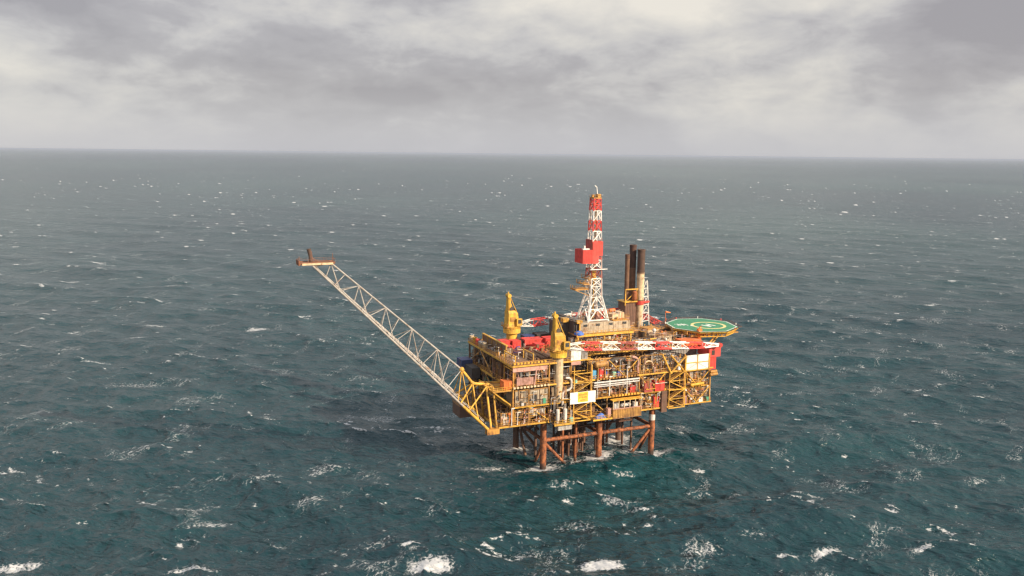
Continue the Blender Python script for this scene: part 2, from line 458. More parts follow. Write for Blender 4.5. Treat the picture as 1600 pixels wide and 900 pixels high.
    # churned greener water; the platform's sky-blocking reflection is also painted into this colour
    churn_refl = np.zeros(len(PX), np.float32)
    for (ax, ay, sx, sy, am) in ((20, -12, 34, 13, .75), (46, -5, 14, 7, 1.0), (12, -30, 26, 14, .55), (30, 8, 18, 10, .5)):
        churn_refl = np.maximum(churn_refl, am * np.exp(-(((lx - ax) / sx) ** 2 + ((ly - ay) / sy) ** 2)))

    me = bpy.data.meshes.new('sea')
    nv = nr * nc
    idx = np.arange(nv, dtype=np.int32).reshape(nr, nc)
    A_ = idx[:-1]; B_ = idx[1:]
    A2 = np.roll(A_, -1, 1); B2 = np.roll(B_, -1, 1)
    faces = np.stack([A_, A2, B2, B_], -1).reshape(-1, 4)[:, ::-1]
    nf = len(faces)
    cap = idx[0]
    me.vertices.add(nv); me.vertices.foreach_set('co', np.stack([PX, PY, PZ], 1).astype(np.float32).ravel())
    me.loops.add(nf * 4 + nc); me.polygons.add(nf + 1)
    me.loops.foreach_set('vertex_index', np.concatenate([faces.ravel(), cap[::-1]]).astype(np.int32))
    me.polygons.foreach_set('loop_start', np.concatenate([np.arange(nf) * 4, [nf * 4]]).astype(np.int32))
    me.polygons.foreach_set('use_smooth', np.ones(nf + 1, bool))
    at = me.attributes.new('foam', 'FLOAT', 'POINT'); at.data.foreach_set('value', fv_)
    at = me.attributes.new('churn_reflection', 'FLOAT', 'POINT'); at.data.foreach_set('value', churn_refl.astype(np.float32))
    me.update(calc_edges=True)
    # make sure the sheet faces up
    if me.polygons[nf // 2].normal.z < 0: me.flip_normals()
    mt, q = new_mat('sea_water')
    pos = q.n('ShaderNodeNewGeometry').outputs['Position']
    rot = math.atan2(-WD[0], -WD[1])
    wp = q.n('ShaderNodeMapping', {'Vector': pos, 'Rotation': (0, 0, rot)}).outputs[0]
    wp = q.vmath('MULTIPLY', wp, (0.42, 1.0, 1.0))     # ripples longer along the crests
    gust = q.noise(q.vmath('ADD', pos, (640.0, 0.0, 0.0)), 0.0016, 3, 0.5)                # wind patches on the water, also tinting in pale sheen and cloud shadow
    n0 = q.noise(wp, 0.085, 3, 0.55, 0.5)
    n1 = q.noise(wp, 0.26, 3, 0.55, 0.7)
    n2 = q.noise(wp, 0.8, 2, 0.5, 0.6)
    hgt = q.math('ADD', q.math('ADD', q.math('MULTIPLY', n0, 3.4), q.math('MULTIPLY', n1, 1.75)), q.math('MULTIPLY', n2, 0.55))
    nrm = q.n('ShaderNodeBump', {'Height': hgt, 'Strength': 1.0, 'Distance': q.math('ADD', 0.62, q.math('MULTIPLY', gust, 0.76))}).outputs[0]
    fa = q.n('ShaderNodeAttribute', attribute_name='foam').outputs['Fac']
    warp = q.vmath('MULTIPLY', q.n('ShaderNodeTexNoise', {'Vector': pos, 'Scale': 0.55, 'Detail': 3.0}).outputs['Color'], (3.2, 3.2, 0))
    lace = q.n('ShaderNodeTexVoronoi', {'Vector': q.vmath('ADD', pos, warp), 'Scale': 0.8}, feature='DISTANCE_TO_EDGE').outputs['Distance']
    fn = q.noise(pos, 1.1, 3, 0.58)
    th = q.math('ADD', q.math('MULTIPLY', lace, 1.1), q.math('MULTIPLY', q.math('SUBTRACT', fn, 0.5), 1.7))
    mask = q.smooth(q.math('SUBTRACT', q.math('MULTIPLY', fa, 1.0), q.math('ADD', th, 0.27)), -0.10, 0.48)
    # old foam drawn out down-wind: patches of broken streaks
    sp_ = q.n('ShaderNodeMapping', {'Vector': pos, 'Rotation': (0, 0, rot)}).outputs[0]
    patch = q.smooth(q.noise(q.vmath('MULTIPLY', sp_, (1.0, 0.6, 1)), 0.07, 3, 0.6, 0.3), 0.565, 0.69)
    sw = q.vmath('ADD', q.vmath('MULTIPLY', sp_, (1.0, 0.34, 1)), q.vmath('MULTIPLY', warp, (0.35, 0.35, 0)))
    ridge = q.math('ABSOLUTE', q.math('SUBTRACT', q.noise(sw, 0.75, 3, 0.55, 0.3), 0.5))
    streak = q.math('MULTIPLY', q.smooth(ridge, 0.045, 0.0), q.smooth(fn, 0.36, 0.62))
    thin = q.math('MULTIPLY', q.smooth(q.noise(sw, 0.42, 4, 0.6), 0.60, 0.75), q.smooth(q.noise(pos, 0.016, 3, 0.5), 0.46, 0.66))
    old = q.math('ADD', q.math('MULTIPLY', q.math('MULTIPLY', streak, patch), 0.8), q.math('MULTIPLY', thin, 0.16))
    mask = q.math('MAXIMUM', mask, old)
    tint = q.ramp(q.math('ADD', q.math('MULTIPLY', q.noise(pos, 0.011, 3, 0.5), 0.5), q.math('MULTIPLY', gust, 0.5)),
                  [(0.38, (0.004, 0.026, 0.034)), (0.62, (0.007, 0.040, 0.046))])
    tint = q.mix(q.n('ShaderNodeAttribute', attribute_name='churn_reflection').outputs['Fac'], tint, (0.003, 0.048, 0.054))  # teal of churned water plus the platform's reflection, set as water colour
    cloud_sheen = q.noise(q.vmath('MULTIPLY', q.vmath('ADD', pos, (900.0, 300.0, 0.0)), (1.0, 0.55, 1.0)), 0.00085, 3, 0.5, 0.4)
    tint = q.mix(q.smooth(cloud_sheen, 0.42, 0.64), tint, (0.022, 0.058, 0.060))  # large cloud shadows and silvery sheen, painted into the water colour
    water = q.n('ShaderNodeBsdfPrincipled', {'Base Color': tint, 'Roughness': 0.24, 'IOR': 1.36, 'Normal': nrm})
    fo = q.n('ShaderNodeBsdfPrincipled', {'Base Color': (0.56, 0.555, 0.55, 1), 'Roughness': 0.9, 'Normal': nrm})
    mx = q.n('ShaderNodeMixShader', {0: q.math('MULTIPLY', mask, 0.9), 1: water.outputs[0], 2: fo.outputs[0]})
    q.n('ShaderNodeOutputMaterial', {'Surface': mx.outputs[0]})
    me.materials.append(mt)
    o = bpy.data.objects.new('sea', me); COL.objects.link(o)
    o['kind'] = 'structure'
    return o
build_sea()
# ------------------------------------------------------------------ sea air
def build_haze():
    me = bpy.data.meshes.new('haze')
    X0, X1, Y0, Y1, Z0, Z1 = -262000, 262000, -262000, 262000, -14.0, 104.0
    vs = [(x, y, z) for z in (Z0, Z1) for y in (Y0, Y1) for x in (X0, X1)]
    me.from_pydata(vs, [], [(0, 2, 3, 1), (4, 5, 7, 6), (0, 1, 5, 4), (2, 6, 7, 3), (0, 4, 6, 2), (1, 3, 7, 5)])
    me.update()
    mt, q = new_mat('haze')
    pv = q.n('ShaderNodeVolumePrincipled', {'Color': (0.50, 0.56, 0.68, 1), 'Density': 3.0e-5, 'Anisotropy': 0.0})
    q.n('ShaderNodeOutputMaterial', {'Volume': pv.outputs[0]})
    me.materials.append(mt)
    o = bpy.data.objects.new('haze', me); COL.objects.link(o)
    o['kind'] = 'stuff'
    return o
build_haze()
# ------------------------------------------------------------------ jacket: legs standing in the sea
def tubes(*args):
    mb = MB()
    for a in args: mb.tube(*a)
    return mb

j = Thing('steel_jacket', 'rust orange tubular steel legs and braces holding the oil platform above the waves', 'jacket', (20, 10, 0))
for (x, y) in LEGS:
    j.part('leg', tubes(((x, y, -9), (x, y, 16.4), 1.02, 18)), LEG if y < 5 else RSD, smooth=True)  # rear legs take a darker steel that paints in the deck's shade
    cl = MB(); cl.tube((x, y, 9.2), (x, y, 10.8), 1.12, 18)
    j.part('leg_collar', cl, LEG, smooth=True)
j.part('leg_collar', tubes(((40.4, 0, 12.2), (40.4, 0, 14.2), 1.07, 18)), WHR, smooth=True, label='pale painted collar at the top of one leg')
for y in (0, 21.5):
    for x0, x1 in ((0, 20.2), (20.2, 40.4)):
        j.part('horizontal_brace', tubes(((x0, y, 10), (x1, y, 10), 0.62, 12)), LEG if y < 5 else RSD, smooth=True)  # rear braces: shade under the deck put into a darker steel
for x in (0, 20.2, 40.4):
    j.part('horizontal_brace', tubes(((x, 0, 10), (x, 21.5, 10), 0.6, 12)), LEG, smooth=True)
for p, q_ in (((0, 0, 9.6), (11.8, 0, -3)), ((40.4, 0, 9.8), (29, 0, -2.5)), ((0, 0, 9.6), (-0.01, 8.5, -3)), ((0, 21.5, 14), (0, 11.5, -3)), ((0, 21.5, 14.5), (8.5, 21.5, 6)), ((0, 3, 15), (0, 14, 9)),
               ((40.4, 0, 9.8), (40.4, 9, -3)), ((40.4, 21.5, 9.8), (32, 21.5, -3)), ((20.2, 21.5, 9.8), (29, 21.5, -3)), ((40.4, 21.5, 14), (40.4, 12, 9)), ((0, 21.5, 9.8), (10, 21.5, -3)), ((20.2, 21.5, 9.8), (11, 21.5, -3)), ((20.2, 0.5, 15.5), (20.2, 12, 9.5)), ((20.2, 21.5, 15.5), (20.2, 11, 9.5)), ((20.2, 21.5, 10), (20.2, 11, -3)), ((6, 21.5, 16), (0, 21.5, 10)), ((34, 21.5, 16), (40.4, 21.5, 10))):
    j.part('diagonal_brace', tubes((p, q_, 0.5, 10)), LEG if p[1] < 2 else RSD, smooth=True)  # inner and rear diagonals darkened in colour for the shade below deck
cb = tubes(((0, 0, -6), (0, 0, 16.6), 0.4, 10))
proto = None
spots = [(x + 0.35 * ((i * 7) % 3 - 1), y) for i, (x, y) in enumerate([(a, b) for a in (11.4, 13.2, 15.0, 16.8, 18.4) for b in (8.0, 10.2, 12.4, 14.8)])]
for x, y in spots:
    if proto is None:
        proto = cb.build('conductor', RSD, (0, 0, 0), None, True); o = proto  # conductor colour carries the shade under the deck
    else:
        o = proto.copy(); COL.objects.link(o)
    o.parent = j.o; o.matrix_parent_inverse.identity(); o.matrix_basis = Matrix.Translation((x - 20, y - 10, 0))
for x, y, r in ((8.3, 2.8, .42), (12.5, 1.8, .5), (37.3, 7.9, .38), (37.3, 13.6, .4), (34, 18.6, .45), (30.5, 15, .45), (22.2, 5.7, .5), (3.2, 12.6, .45), (24.5, 18, .5)):
    j.part('caisson', tubes(((x, y, -6), (x, y, 16.6), r, 10)), LEG if y < 3 else RSD, smooth=True)  # inner caissons coloured darker for the deck's shade
j.part('walkway', MB().box(6, 34, 2.2, 3.4, 12.0, 12.2).rail([(6, 2.2, 12.2), (34, 2.2, 12.2)]), RSD)

# ------------------------------------------------------------------ topsides: the decks
XL, XR, YF, YB = -12.0, 62.5, -2.5, 36.0
ZS = [17.0, 22.8, 29.0, 35.8]
t = Thing('platform_topsides', 'four storeys of yellow edged steel decks of the oil platform, open bays full of machinery', 'oil platform', (20, 10, 17))
deck_ext = {17.0: [(-16.4, 46.5, YF, YB), (46.5, 62.5, YF + .4, 26)], 22.8: [(XL, 43.5, YF, YB), (43.5, 62, YF + .8, 28)],
            29.0: [(XL, 43.5, YF, YB), (43.5, 62.5, YF, 30)], 35.8: [(XL, 8.4, YF, YB), (8.4, 62, 3.5, YB)]}
for z in ZS:
    mb = MB()
    for x0, x1, y0, y1 in deck_ext[z]: mb.box(x0, x1, y0, y1, z - .18, z)
    t.part('deck_plate', mb, BRO)
    mb = MB()
    for x0, x1, y0, y1 in deck_ext[z]:
        mb.box(x0, x1, y0 - .22, y0 - .002, z - .4, z + .04)
        mb.box(x1, x1 + .2, y0, y1, z - .55, z + .05)
        mb.box(x0 - .2, x0 - .002, y0, y1, z - .55, z + .05)
    t.part('edge_beam', mb, YEL)
    mb = MB()
    for x0, x1, y0, y1 in deck_ext[z]:
        y = y0 + 1.5
        while y < y1: mb.box(x0 + .1, x1 - .1, y - .15, y + .15, z - .95, z - .19); y += 3.4
        x = x0 + 2
        while x < x1: mb.box(x - .18, x + .18, y0 + .05, y1 - .1, z - 1.25, z - .96); x += 5.1
    t.part('deck_girder', mb, DRK if z < 30 else BRO)
    mb = MB()
    for x0, x1, y0, y1 in deck_ext[z]:
        mb.rail([(x0, y1, z), (x0, y0, z), (x1, y0, z), (x1, y1, z)], 1.15, 1.6, .06)
    t.part('railing', mb, OCH)
# joist ends that show as a row of bright knobs under two deck edges
for (x0, x1, z, m_) in ((XL, 1.0, 29.0, CRM), (23, 33.5, 23.0, YEL), (XL, -.5, 36.6, YEL), (17, 33, 29.0, OCH)):
    mb = MB(); x = x0 + .4
    while x < x1: mb.box(x - .34, x + .34, YF - .75, YF - .23, z - .25, z + .28); x += 1.15
    t.part('joist_ends', mb, m_)
for x in (-11.6, -6.2, 0.6, 8.3, 15.5, 21.6, 33.6, 43.4, 51.2, 61.8):
    for y in (-2.1, 8.0):
        if x > 50 and y > 5: continue
        t.part('column', MB().box(x - .2, x + .2, y - .2, y + .2, 17.05, 34.2 if x > 8 else 35.2), OCH if y < 0 else BRO)
for y in (14, 22, 30, 35.6):
    t.part('column', MB().box(-11.9, -11.4, y - .25, y + .25, 17.05, 35.2), BRO)
# bulkheads at the back of the open bays
for i, (x0, x1, z0, z1, y, m_) in enumerate(((-11.2, 8, 17.06, 21.8, 7.0, BRO), (8, 33, 17.06, 21.8, 4.2, DRK), (33, 46, 17.06, 21.8, 5.5, BRO), (46, 61.5, 17.06, 21.8, 4.5, OCH),
        (8, 22, 22.9, 27.8, 2.6, BRO), (22, 43, 22.9, 27.8, 3.6, PNK), (43, 61.5, 22.9, 27.8, 4.5, BEI), (-11.2, 2, 29.1, 34.6, 8.5, BRO), (2, 20, 29.1, 34.6, 5.0, DRK), (20, 43, 29.1, 34.6, 6.5, BRO), (43, 61, 29.1, 34.6, 5, GRY))):
    t.part('bulkhead', MB().box(x0, x1, y, y + .25, z0, z1).ribs(x0, x1, y, z0, z1, 1.1, .12, .2), m_)
for z0, z1, x in ((17.06, 21.8, -8.5), (22.9, 27.9, -9.5), (29.1, 34.7, -9.0)):
    mb = MB().box(x, x + .25, 8, 35.5, z0, z1)
    y = 9
    while y < 35: mb.box(x - .14, x + .01, y - .1, y + .1, z0, z1); y += 1.2
    t.part('bulkhead', mb, DRK if z0 > 20 else BRO)
# diagonal bracing between decks on the shaded left side and the front
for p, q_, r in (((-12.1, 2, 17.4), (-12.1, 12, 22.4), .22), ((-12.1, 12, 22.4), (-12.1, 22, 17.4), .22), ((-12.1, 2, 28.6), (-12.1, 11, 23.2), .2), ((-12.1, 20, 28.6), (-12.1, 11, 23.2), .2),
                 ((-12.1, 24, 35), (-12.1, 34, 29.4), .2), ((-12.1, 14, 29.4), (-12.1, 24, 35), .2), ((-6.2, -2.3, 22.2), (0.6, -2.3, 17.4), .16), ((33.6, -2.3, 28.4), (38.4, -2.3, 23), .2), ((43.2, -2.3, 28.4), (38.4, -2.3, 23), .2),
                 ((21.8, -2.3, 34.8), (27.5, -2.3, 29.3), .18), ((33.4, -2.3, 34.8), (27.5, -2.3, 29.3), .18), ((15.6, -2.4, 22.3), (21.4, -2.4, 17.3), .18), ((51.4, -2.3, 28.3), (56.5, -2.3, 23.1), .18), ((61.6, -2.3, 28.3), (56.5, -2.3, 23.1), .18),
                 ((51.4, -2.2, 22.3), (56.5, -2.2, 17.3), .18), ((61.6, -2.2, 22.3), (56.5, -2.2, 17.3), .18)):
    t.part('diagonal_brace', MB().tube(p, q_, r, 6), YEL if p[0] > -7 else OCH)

# ------------------------------------------------------------------ clutter of process plant in the bays
PIPEM = [OCH, YEL, BRO, GRY, LGR, CRM, PNK, BEI, OCH]
def skid(name, label, cat, x0, x1, y0, y1, z0, z1, seed, mats=None, npipe=9, nbox=6, nves=1, fr=OCH, frame=True):
    npipe, nbox = int(npipe * 1.8), int(nbox * 1.9)
    rr = random.Random(seed); mats = mats or PIPEM
    T = Thing(name, label, cat, ((x0 + x1) / 2, (y0 + y1) / 2, z0))
    if frame:
        mb = MB(); w_ = .14
        for x in (x0, (x0 + x1) / 2, x1):
            for y in (y0, y1): mb.beam((x, y, z0), (x, y, z1), w_)
        for z in (z0 + .1, (z0 + z1) / 2, z1):
            for y in (y0, y1): mb.beam((x0, y, z), (x1, y, z), w_)
            for x in (x0, x1): mb.beam((x, y0, z), (x, y1, z), w_)
        T.part('frame', mb, fr)
    for i in range(nves):
        r = rr.uniform(.45, .8); z = z0 + r + rr.uniform(.3, max(.35, z1 - z0 - 2 * r - .3)); xa = rr.uniform(x0 + .4, x0 + (x1 - x0) * .35); xb = min(x1 - .4, xa + rr.uniform(2, 4.5))
        T.part('vessel', MB().vessel((xa, (y0 + y1) / 2, z), (xb, (y0 + y1) / 2, z), r), rr.choice(mats), smooth=True)
    for i in range(npipe):
        r = rr.uniform(.07, .2); y = y0 + (y1 - y0) * rr.random() ** 1.7
        if rr.random() < .5:
            x = rr.uniform(x0, x1); za = rr.uniform(z0, z0 + (z1 - z0) * .4); zb = rr.uniform(z0 + (z1 - z0) * .6, z1)
            x2 = min(x1, max(x0, x + rr.uniform(-2.5, 2.5)))
            pts = [(x, y, za), (x, y, zb), (x2, y, zb)]
            if rr.random() < .5: pts.append((x2, y, z1))
        else:
            xa = rr.uniform(x0, x0 + (x1 - x0) * .4); xb = rr.uniform(x0 + (x1 - x0) * .6, x1); z = rr.uniform(z0 + .3, z1)
            zc_ = z0 if rr.random() < .5 else z1
            pts = [(xa, y, zc_), (xa, y, z), (xb, y, z)]
        T.part('pipe', MB().path(pts, r, 6), rr.choice(mats))
    for i in range(nbox):
        sx, sy, sz = rr.uniform(.5, 1.5), rr.uniform(.4, 1.0), rr.uniform(.5, 1.9)
        x = rr.uniform(x0, max(x0 + .1, x1 - sx)); y = y0 + (max(.05, y1 - sy - y0)) * rr.random() ** 1.7; z = z0 + .05 if rr.random() < .6 else rr.uniform(z0, max(z0 + .1, z1 - sz))
        mb = MB().box(x, x + sx, y, y + sy, z, z + sz).box(x + .08, x + sx - .08, y - .03, y + .01, z + .1, z + sz - .1)
        T.part('cabinet', mb, rr.choice(mats))
    return T

WARM = [YEL, OCH, YEL, CRM, LGR, WHR, PNK, BEI, OCH, ORG, WHR]
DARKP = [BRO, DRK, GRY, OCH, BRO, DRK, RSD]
skid('pump_skid', 'yellow framed pumps and pipes on the lowest deck beside the flare boom foot', 'machinery', -15.5, -11.9, -1.8, 3, 17.05, 21, 1, WARM, 10, 6, 0, OCH)
skid('separator_skid', 'large cream horizontal vessel with pipework on the lowest deck under the beige windowed wall', 'machinery', -10.8, -.4, -1.7, 2.5, 17.05, 21.4, 2, WARM, 10, 7, 0, YEL)
single('separator_vessel', 'long shiny white horizontal pressure vessel under the beige cladding wall', 'vessel', MB().vessel((-7.6, -.9, 20.2), (-.8, -.9, 20.2), .95, 16).box(-6.6, -6.2, -1.5, -.3, 17.05, 19.6).box(-2.2, -1.8, -1.5, -.3, 17.05, 19.6), WHR, (-4, -.9, 17), smooth=True)
skid('manifold_skid', 'tangle of brown pipes in the dark bay behind the lower stair tower', 'machinery', 8.8, 21, .2, 3.8, 17.05, 21.4, 3, DARKP, 14, 8, 1, BRO)
skid('compressor_skid', 'mixed yellow and grey machinery right of the brown balcony on the lowest deck', 'machinery', 34, 43, -1.6, 4, 17.05, 21.6, 4, WARM, 14, 10, 1, OCH)
skid('injection_skid', 'ochre pipes and small cabinets on the lowest deck at the right corner of the platform', 'machinery', 51.8, 61.6, -1.4, 3.8, 17.05, 21.8, 5, WARM, 20, 14, 1, YEL)
skid('metering_skid', 'brown and pink pipework around the back of the white sign', 'machinery', 8.6, 16.6, -.8, 2.4, 22.9, 27.8, 6, None, 12, 7, 1, BRO)
skid('cooler_skid', 'pink and tan coolers and pipes just under the grey pipe band in the middle bay', 'machinery', 17, 33, -1.0, 3.2, 23.05, 27.6, 7, [PNK, BEI, OCH, LGR, PNK, BRO], 22, 14, 2, OCH)
skid('filter_skid', 'dark filters and pipes in the bay holding the red cabins', 'machinery', 34, 43, -.2, 3.2, 22.9, 27.6, 8, DARKP, 12, 7, 1, BRO)
skid('utility_skid', 'tan cabinets and yellow pipes below the white wall panels', 'machinery', 51.8, 61.4, -1.4, 3.8, 22.9, 27.9, 9, WARM, 20, 12, 2, YEL)
skid('well_bay_skid', 'rusty brown pipes in the open bay above the pink panel', 'machinery', -10.9, .2, -.9, 7, 29.1, 34.4, 10, [BRO, OCH, PNK, GRY, LGR, BRO], 20, 10, 2, PNK)
skid('gas_skid', 'ochre vessels and pipes beside the coloured lockers in the upper middle bay', 'machinery', 15.8, 33, .2, 5.8, 29.1, 34.8, 11, [OCH, YEL, BRO, LGR, OCH, CRM], 24, 12, 3, OCH)
skid('power_skid', 'dark generators with pale pipes in the upper bay left of the yellow diagonals', 'machinery', 34, 43, -1.2, 4.4, 29.1, 34.8, 12, [BRO, DRK, CRM, OCH, GRY, YEL], 18, 8, 1, OCH)
skid('upper_manifold', 'maze of ochre pipes on the top deck behind the long crane boom', 'machinery', 12, 33, 3.8, 9.5, 35.9, 38.6, 13, [OCH, YEL, BRO, OCH, CRM, GRY], 32, 14, 2, OCH)
skid('top_pipe_maze', 'brown and ochre pipes on the top deck left of the accommodation roofs', 'machinery', 34, 47, 3.8, 9, 35.9, 38.4, 14, [OCH, YEL, BRO, OCH, LGR, GRY], 24, 12, 2, BRO)
skid('drill_floor_support', 'pink and yellow steelwork under the beige drilling house', 'machinery', 20, 38.5, 13.4, 16, 36, 40, 15, [PNK, YEL, OCH, LGR, RED, BRO], 20, 12, 1, YEL)
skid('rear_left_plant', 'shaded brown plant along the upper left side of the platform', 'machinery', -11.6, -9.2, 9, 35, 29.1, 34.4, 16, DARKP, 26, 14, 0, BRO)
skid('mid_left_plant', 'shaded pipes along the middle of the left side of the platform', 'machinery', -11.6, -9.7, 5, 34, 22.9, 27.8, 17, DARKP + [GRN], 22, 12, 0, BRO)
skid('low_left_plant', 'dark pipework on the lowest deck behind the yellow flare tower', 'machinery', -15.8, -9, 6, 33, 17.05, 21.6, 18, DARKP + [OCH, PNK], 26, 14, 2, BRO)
skid('walkway_machinery', 'yellow walkway machinery hung outside at the lower right corner', 'machinery', 46.8, 51.0, 3, 7, 17.05, 22, 19, WARM, 10, 6, 0, YEL)

def loose(name, label, cat, x0, x1, y0, y1, z0, z1, seed, mats, n):
    """small unframed items: short pipes, valves, cable trays, hung boxes, ladders"""
    rr = random.Random(seed)
    T = Thing(name, label, cat, ((x0 + x1) / 2, (y0 + y1) / 2, z0))
    for i in range(n):
        x = rr.uniform(x0, x1 - .4); y = rr.uniform(y0, y1); k = rr.random(); m_ = rr.choice(mats)
        if k < .28:
            L_ = rr.uniform(1.2, 5); z = rr.uniform(z0 + .4, z1); T.part('cable_tray', MB().box(x, min(x1, x + L_), y, y + .35, z, z + .12).box(x + .1, x + .2, y, y + .3, z + .12, min(z1 + .3, z + rr.uniform(.4, 1.6))), m_)
        elif k < .5:
            za = rr.uniform(z0, z1 - 1); zb = min(z1, za + rr.uniform(1, 4)); r = rr.uniform(.06, .16)
            T.part('pipe', MB().path([(x, y, za), (x, y, zb), (min(x1, x + rr.uniform(.3, 1.6)), y, zb)], r, 6).ring((x, y), r, r * 2, za, za + .12, 8), m_)
        elif k < .68:
            z = z0 + .03 if rr.random() < .5 else rr.uniform(z0, z1 - .6); sx, sz = rr.uniform(.3, .9), rr.uniform(.3, 1.2)
            T.part('box', MB().box(x, x + sx, y, y + rr.uniform(.2, .6), z, z + sz).box(x + .05, x + sx - .05, y - .04, y + .01, z + .05, z + sz - .05), m_)
        elif k < .82:
            za = rr.uniform(z0, z1 - 1.5); zb = min(z1, za + 3.2); mb = MB().beam((x, y, za), (x, y, zb), .07).beam((x + .45, y, za), (x + .45, y, zb), .07); z = za + .2
            while z < zb: mb.beam((x, y, z), (x + .45, y, z), .06); z += .35
            T.part('ladder', mb, m_)
        elif k < .92:
            z = rr.uniform(z0 + .3, z1 - .3); T.part('valve', MB().ball((x, y, z), rr.uniform(.2, .4), 8, 5).tube((x, y, z), (x, y - .5, z), .08, 6).tube((x, y - .5, z), (x, y - .56, z), .3, 10), m_)
        else:
            T.part('lamp', MB().beam((x, y, z0), (x, y, z0 + 2.6), .08).box(x - .2, x + .2, y - .2, y + .2, z0 + 2.6, z0 + 2.8), m_)
    return T
MIX = [OCH, YEL, CRM, LGR, BEI, PNK, BRO, RST, GRY, OCH, WHR, BRO, DRK, OCH]
loose('hung_pipework', 'loose pipes, ladders and boxes along the deck edge under the beige windowed wall', 'pipework', -10.5, 0, -2.9, -1.9, 17.1, 22, 31, MIX, 34)
loose('wall_fittings', 'pipes, boxes and ladders fixed on the beige windowed wall', 'pipework', -10.5, 0, -2.75, -2.45, 23, 28, 32, [BRO, OCH, DRK, LGR, GRY], 22)
loose('hung_pipework', 'brown pipes and trays around the pink panel on the upper left bay', 'pipework', -10.8, .4, -2.7, -1.2, 29.1, 34, 33, MIX, 40)
loose('hung_pipework', 'small pipes and valves crowding the foot of the front crane column', 'pipework', .2, 8.2, -4.2, -2.2, 17, 28, 34, MIX, 55)
loose('hung_pipework', 'pipes and ladders in the dark slot between crane column and stair tower', 'pipework', 1, 8.4, -2.6, -.5, 23, 34.5, 35, [BRO, DRK, GRY, OCH, LGR], 50)
loose('hung_pipework', 'pipes, lamps and boxes around the coloured lockers in the middle bay', 'pipework', 15.6, 33.4, -2.8, -.6, 29.1, 34.6, 36, MIX, 80)
loose('hung_pipework', 'rusty pipes and boxes between the grey pipe band and the balcony roof', 'pipework', 16, 33.4, -3.0, -1.4, 22.9, 27.8, 37, MIX + [RST, PNK], 70)
loose('hung_pipework', 'rust coloured pipes and fittings along the lowest deck right of the balcony', 'pipework', 33.4, 44, -2.9, -1.8, 17.1, 22.3, 38, MIX + [RST], 48)
loose('hung_pipework', 'pipes and boxes in front of the two red cabins', 'pipework', 33.6, 43.6, -3.5, -1.5, 22.9, 28, 39, MIX, 40)
loose('hung_pipework', 'pipes and ladders behind the yellow splayed struts on the upper right', 'pipework', 33.8, 51, -2.8, -.6, 29.1, 35, 40, MIX, 70)
loose('hung_pipework', 'dense ochre pipes on the bottom right deck beside the white corner pole', 'pipework', 51, 62, -2.4, -.6, 17.1, 22.3, 41, MIX + [YEL, OCH, RST], 75)
loose('hung_pipework', 'dense ochre pipes under the white wall panels near the yellow tank', 'pipework', 51, 62, -2.4, -.8, 22.9, 28.2, 42, MIX + [YEL, OCH, RST], 75)
loose('deck_clutter', 'small boxes, lamps and pipes strewn over the pipe deck by the red containers', 'deck gear', -10.5, 12, 2, 18, 35.9, 38, 43, MIX + [RED, BLU], 60)
loose('deck_clutter', 'small gear along the left edge of the top deck near the drums', 'deck gear', -11.5, -9.4, 8, 35, 35.9, 37.4, 44, MIX + [RED], 36)
loose('deck_clutter', 'lamps, pipes and boxes between the front crane and the beige drilling house', 'deck gear', 12, 34, 4, 12.5, 36, 39.5, 45, MIX, 80)
loose('deck_clutter', 'vents, pipes and boxes on and around the tan accommodation roof', 'deck gear', 42, 61, 4, 16, 36, 39.6, 46, MIX + [ORG], 75)
loose('deck_clutter', 'pipes and boxes crowded on the drilling house roof round the derrick feet', 'deck gear', 18.5, 38.6, 14.2, 24, 43.85, 46.4, 47, MIX + [YEL, ORG], 60)
loose('deck_clutter', 'gear crowded on the deck between the exhaust stacks and the pale box cabin', 'deck gear', 40, 55, 20, 28, 36, 40, 48, MIX + [RED], 50)
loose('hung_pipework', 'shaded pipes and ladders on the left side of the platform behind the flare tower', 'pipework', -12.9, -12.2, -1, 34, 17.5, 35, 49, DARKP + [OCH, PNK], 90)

# ------------------------------------------------------------------ front face features
# beige clad wall with one dark window
T = Thing('control_building', 'beige clad room with one small dark window on the left of the front face', 'building', (-5.5, -2, 22.9))
T.part('wall', MB().box(-10.9, .1, -2.2, 6.8, 22.82, 27.7).ribs(-10.9, .1, -2.2, 22.9, 27.6, .8, .06, .1), BEI)
f_ = T.part('window', MB().box(-4.9, -3.5, -2.36, -2.2, 23.9, 26.2), BRO)
T.part('pane', MB().box(-4.75, -3.65, -2.42, -2.34, 24.05, 26.05), GLS, parent=f_)
T.part('roof_beam', MB().box(-11.1, .3, -2.42, -2.0, 27.72, 28.0), OCH)
T.part('cabinet', MB().box(-1.6, -.6, -2.7, -2.2, 23.0, 24.6), GRN, label='green cabinet on the wall')
T.part('conduit', MB().path([(-9.8, -2.32, 27.5), (-9.8, -2.32, 24.8), (-6.2, -2.32, 24.8), (-6.2, -2.32, 23)], .07).path([(-2.6, -2.32, 27.5), (-2.6, -2.32, 23)], .09), BRO)

single('pink_wind_wall', 'flat pink steel panel standing on the deck edge above the beige wall', 'wind wall', MB().box(-10.6, -5.0, -2.6, -2.3, 29.6, 31.9).ribs(-10.6, -5, -2.6, 29.7, 31.8, .9, .05, .08), PNK, (-7.8, -2.4, 29.6))
single('pink_beam_band', 'long pale pink girder under the upper left deck edge', 'girder', MB().box(-11.9, -.2, -2.5, -2.25, 34.1, 35.1).box(-11.9, -.2, -2.62, -2.2, 33.9, 34.1), PNK, (-6, -2.4, 34))
single('pink_frame_post', 'slanted pink post right of the pink panel', 'post', MB().beam((-4.6, -2.45, 29.3), (-4.0, -2.45, 34.0), .4), PNK, (-4.4, -2.4, 29.3))

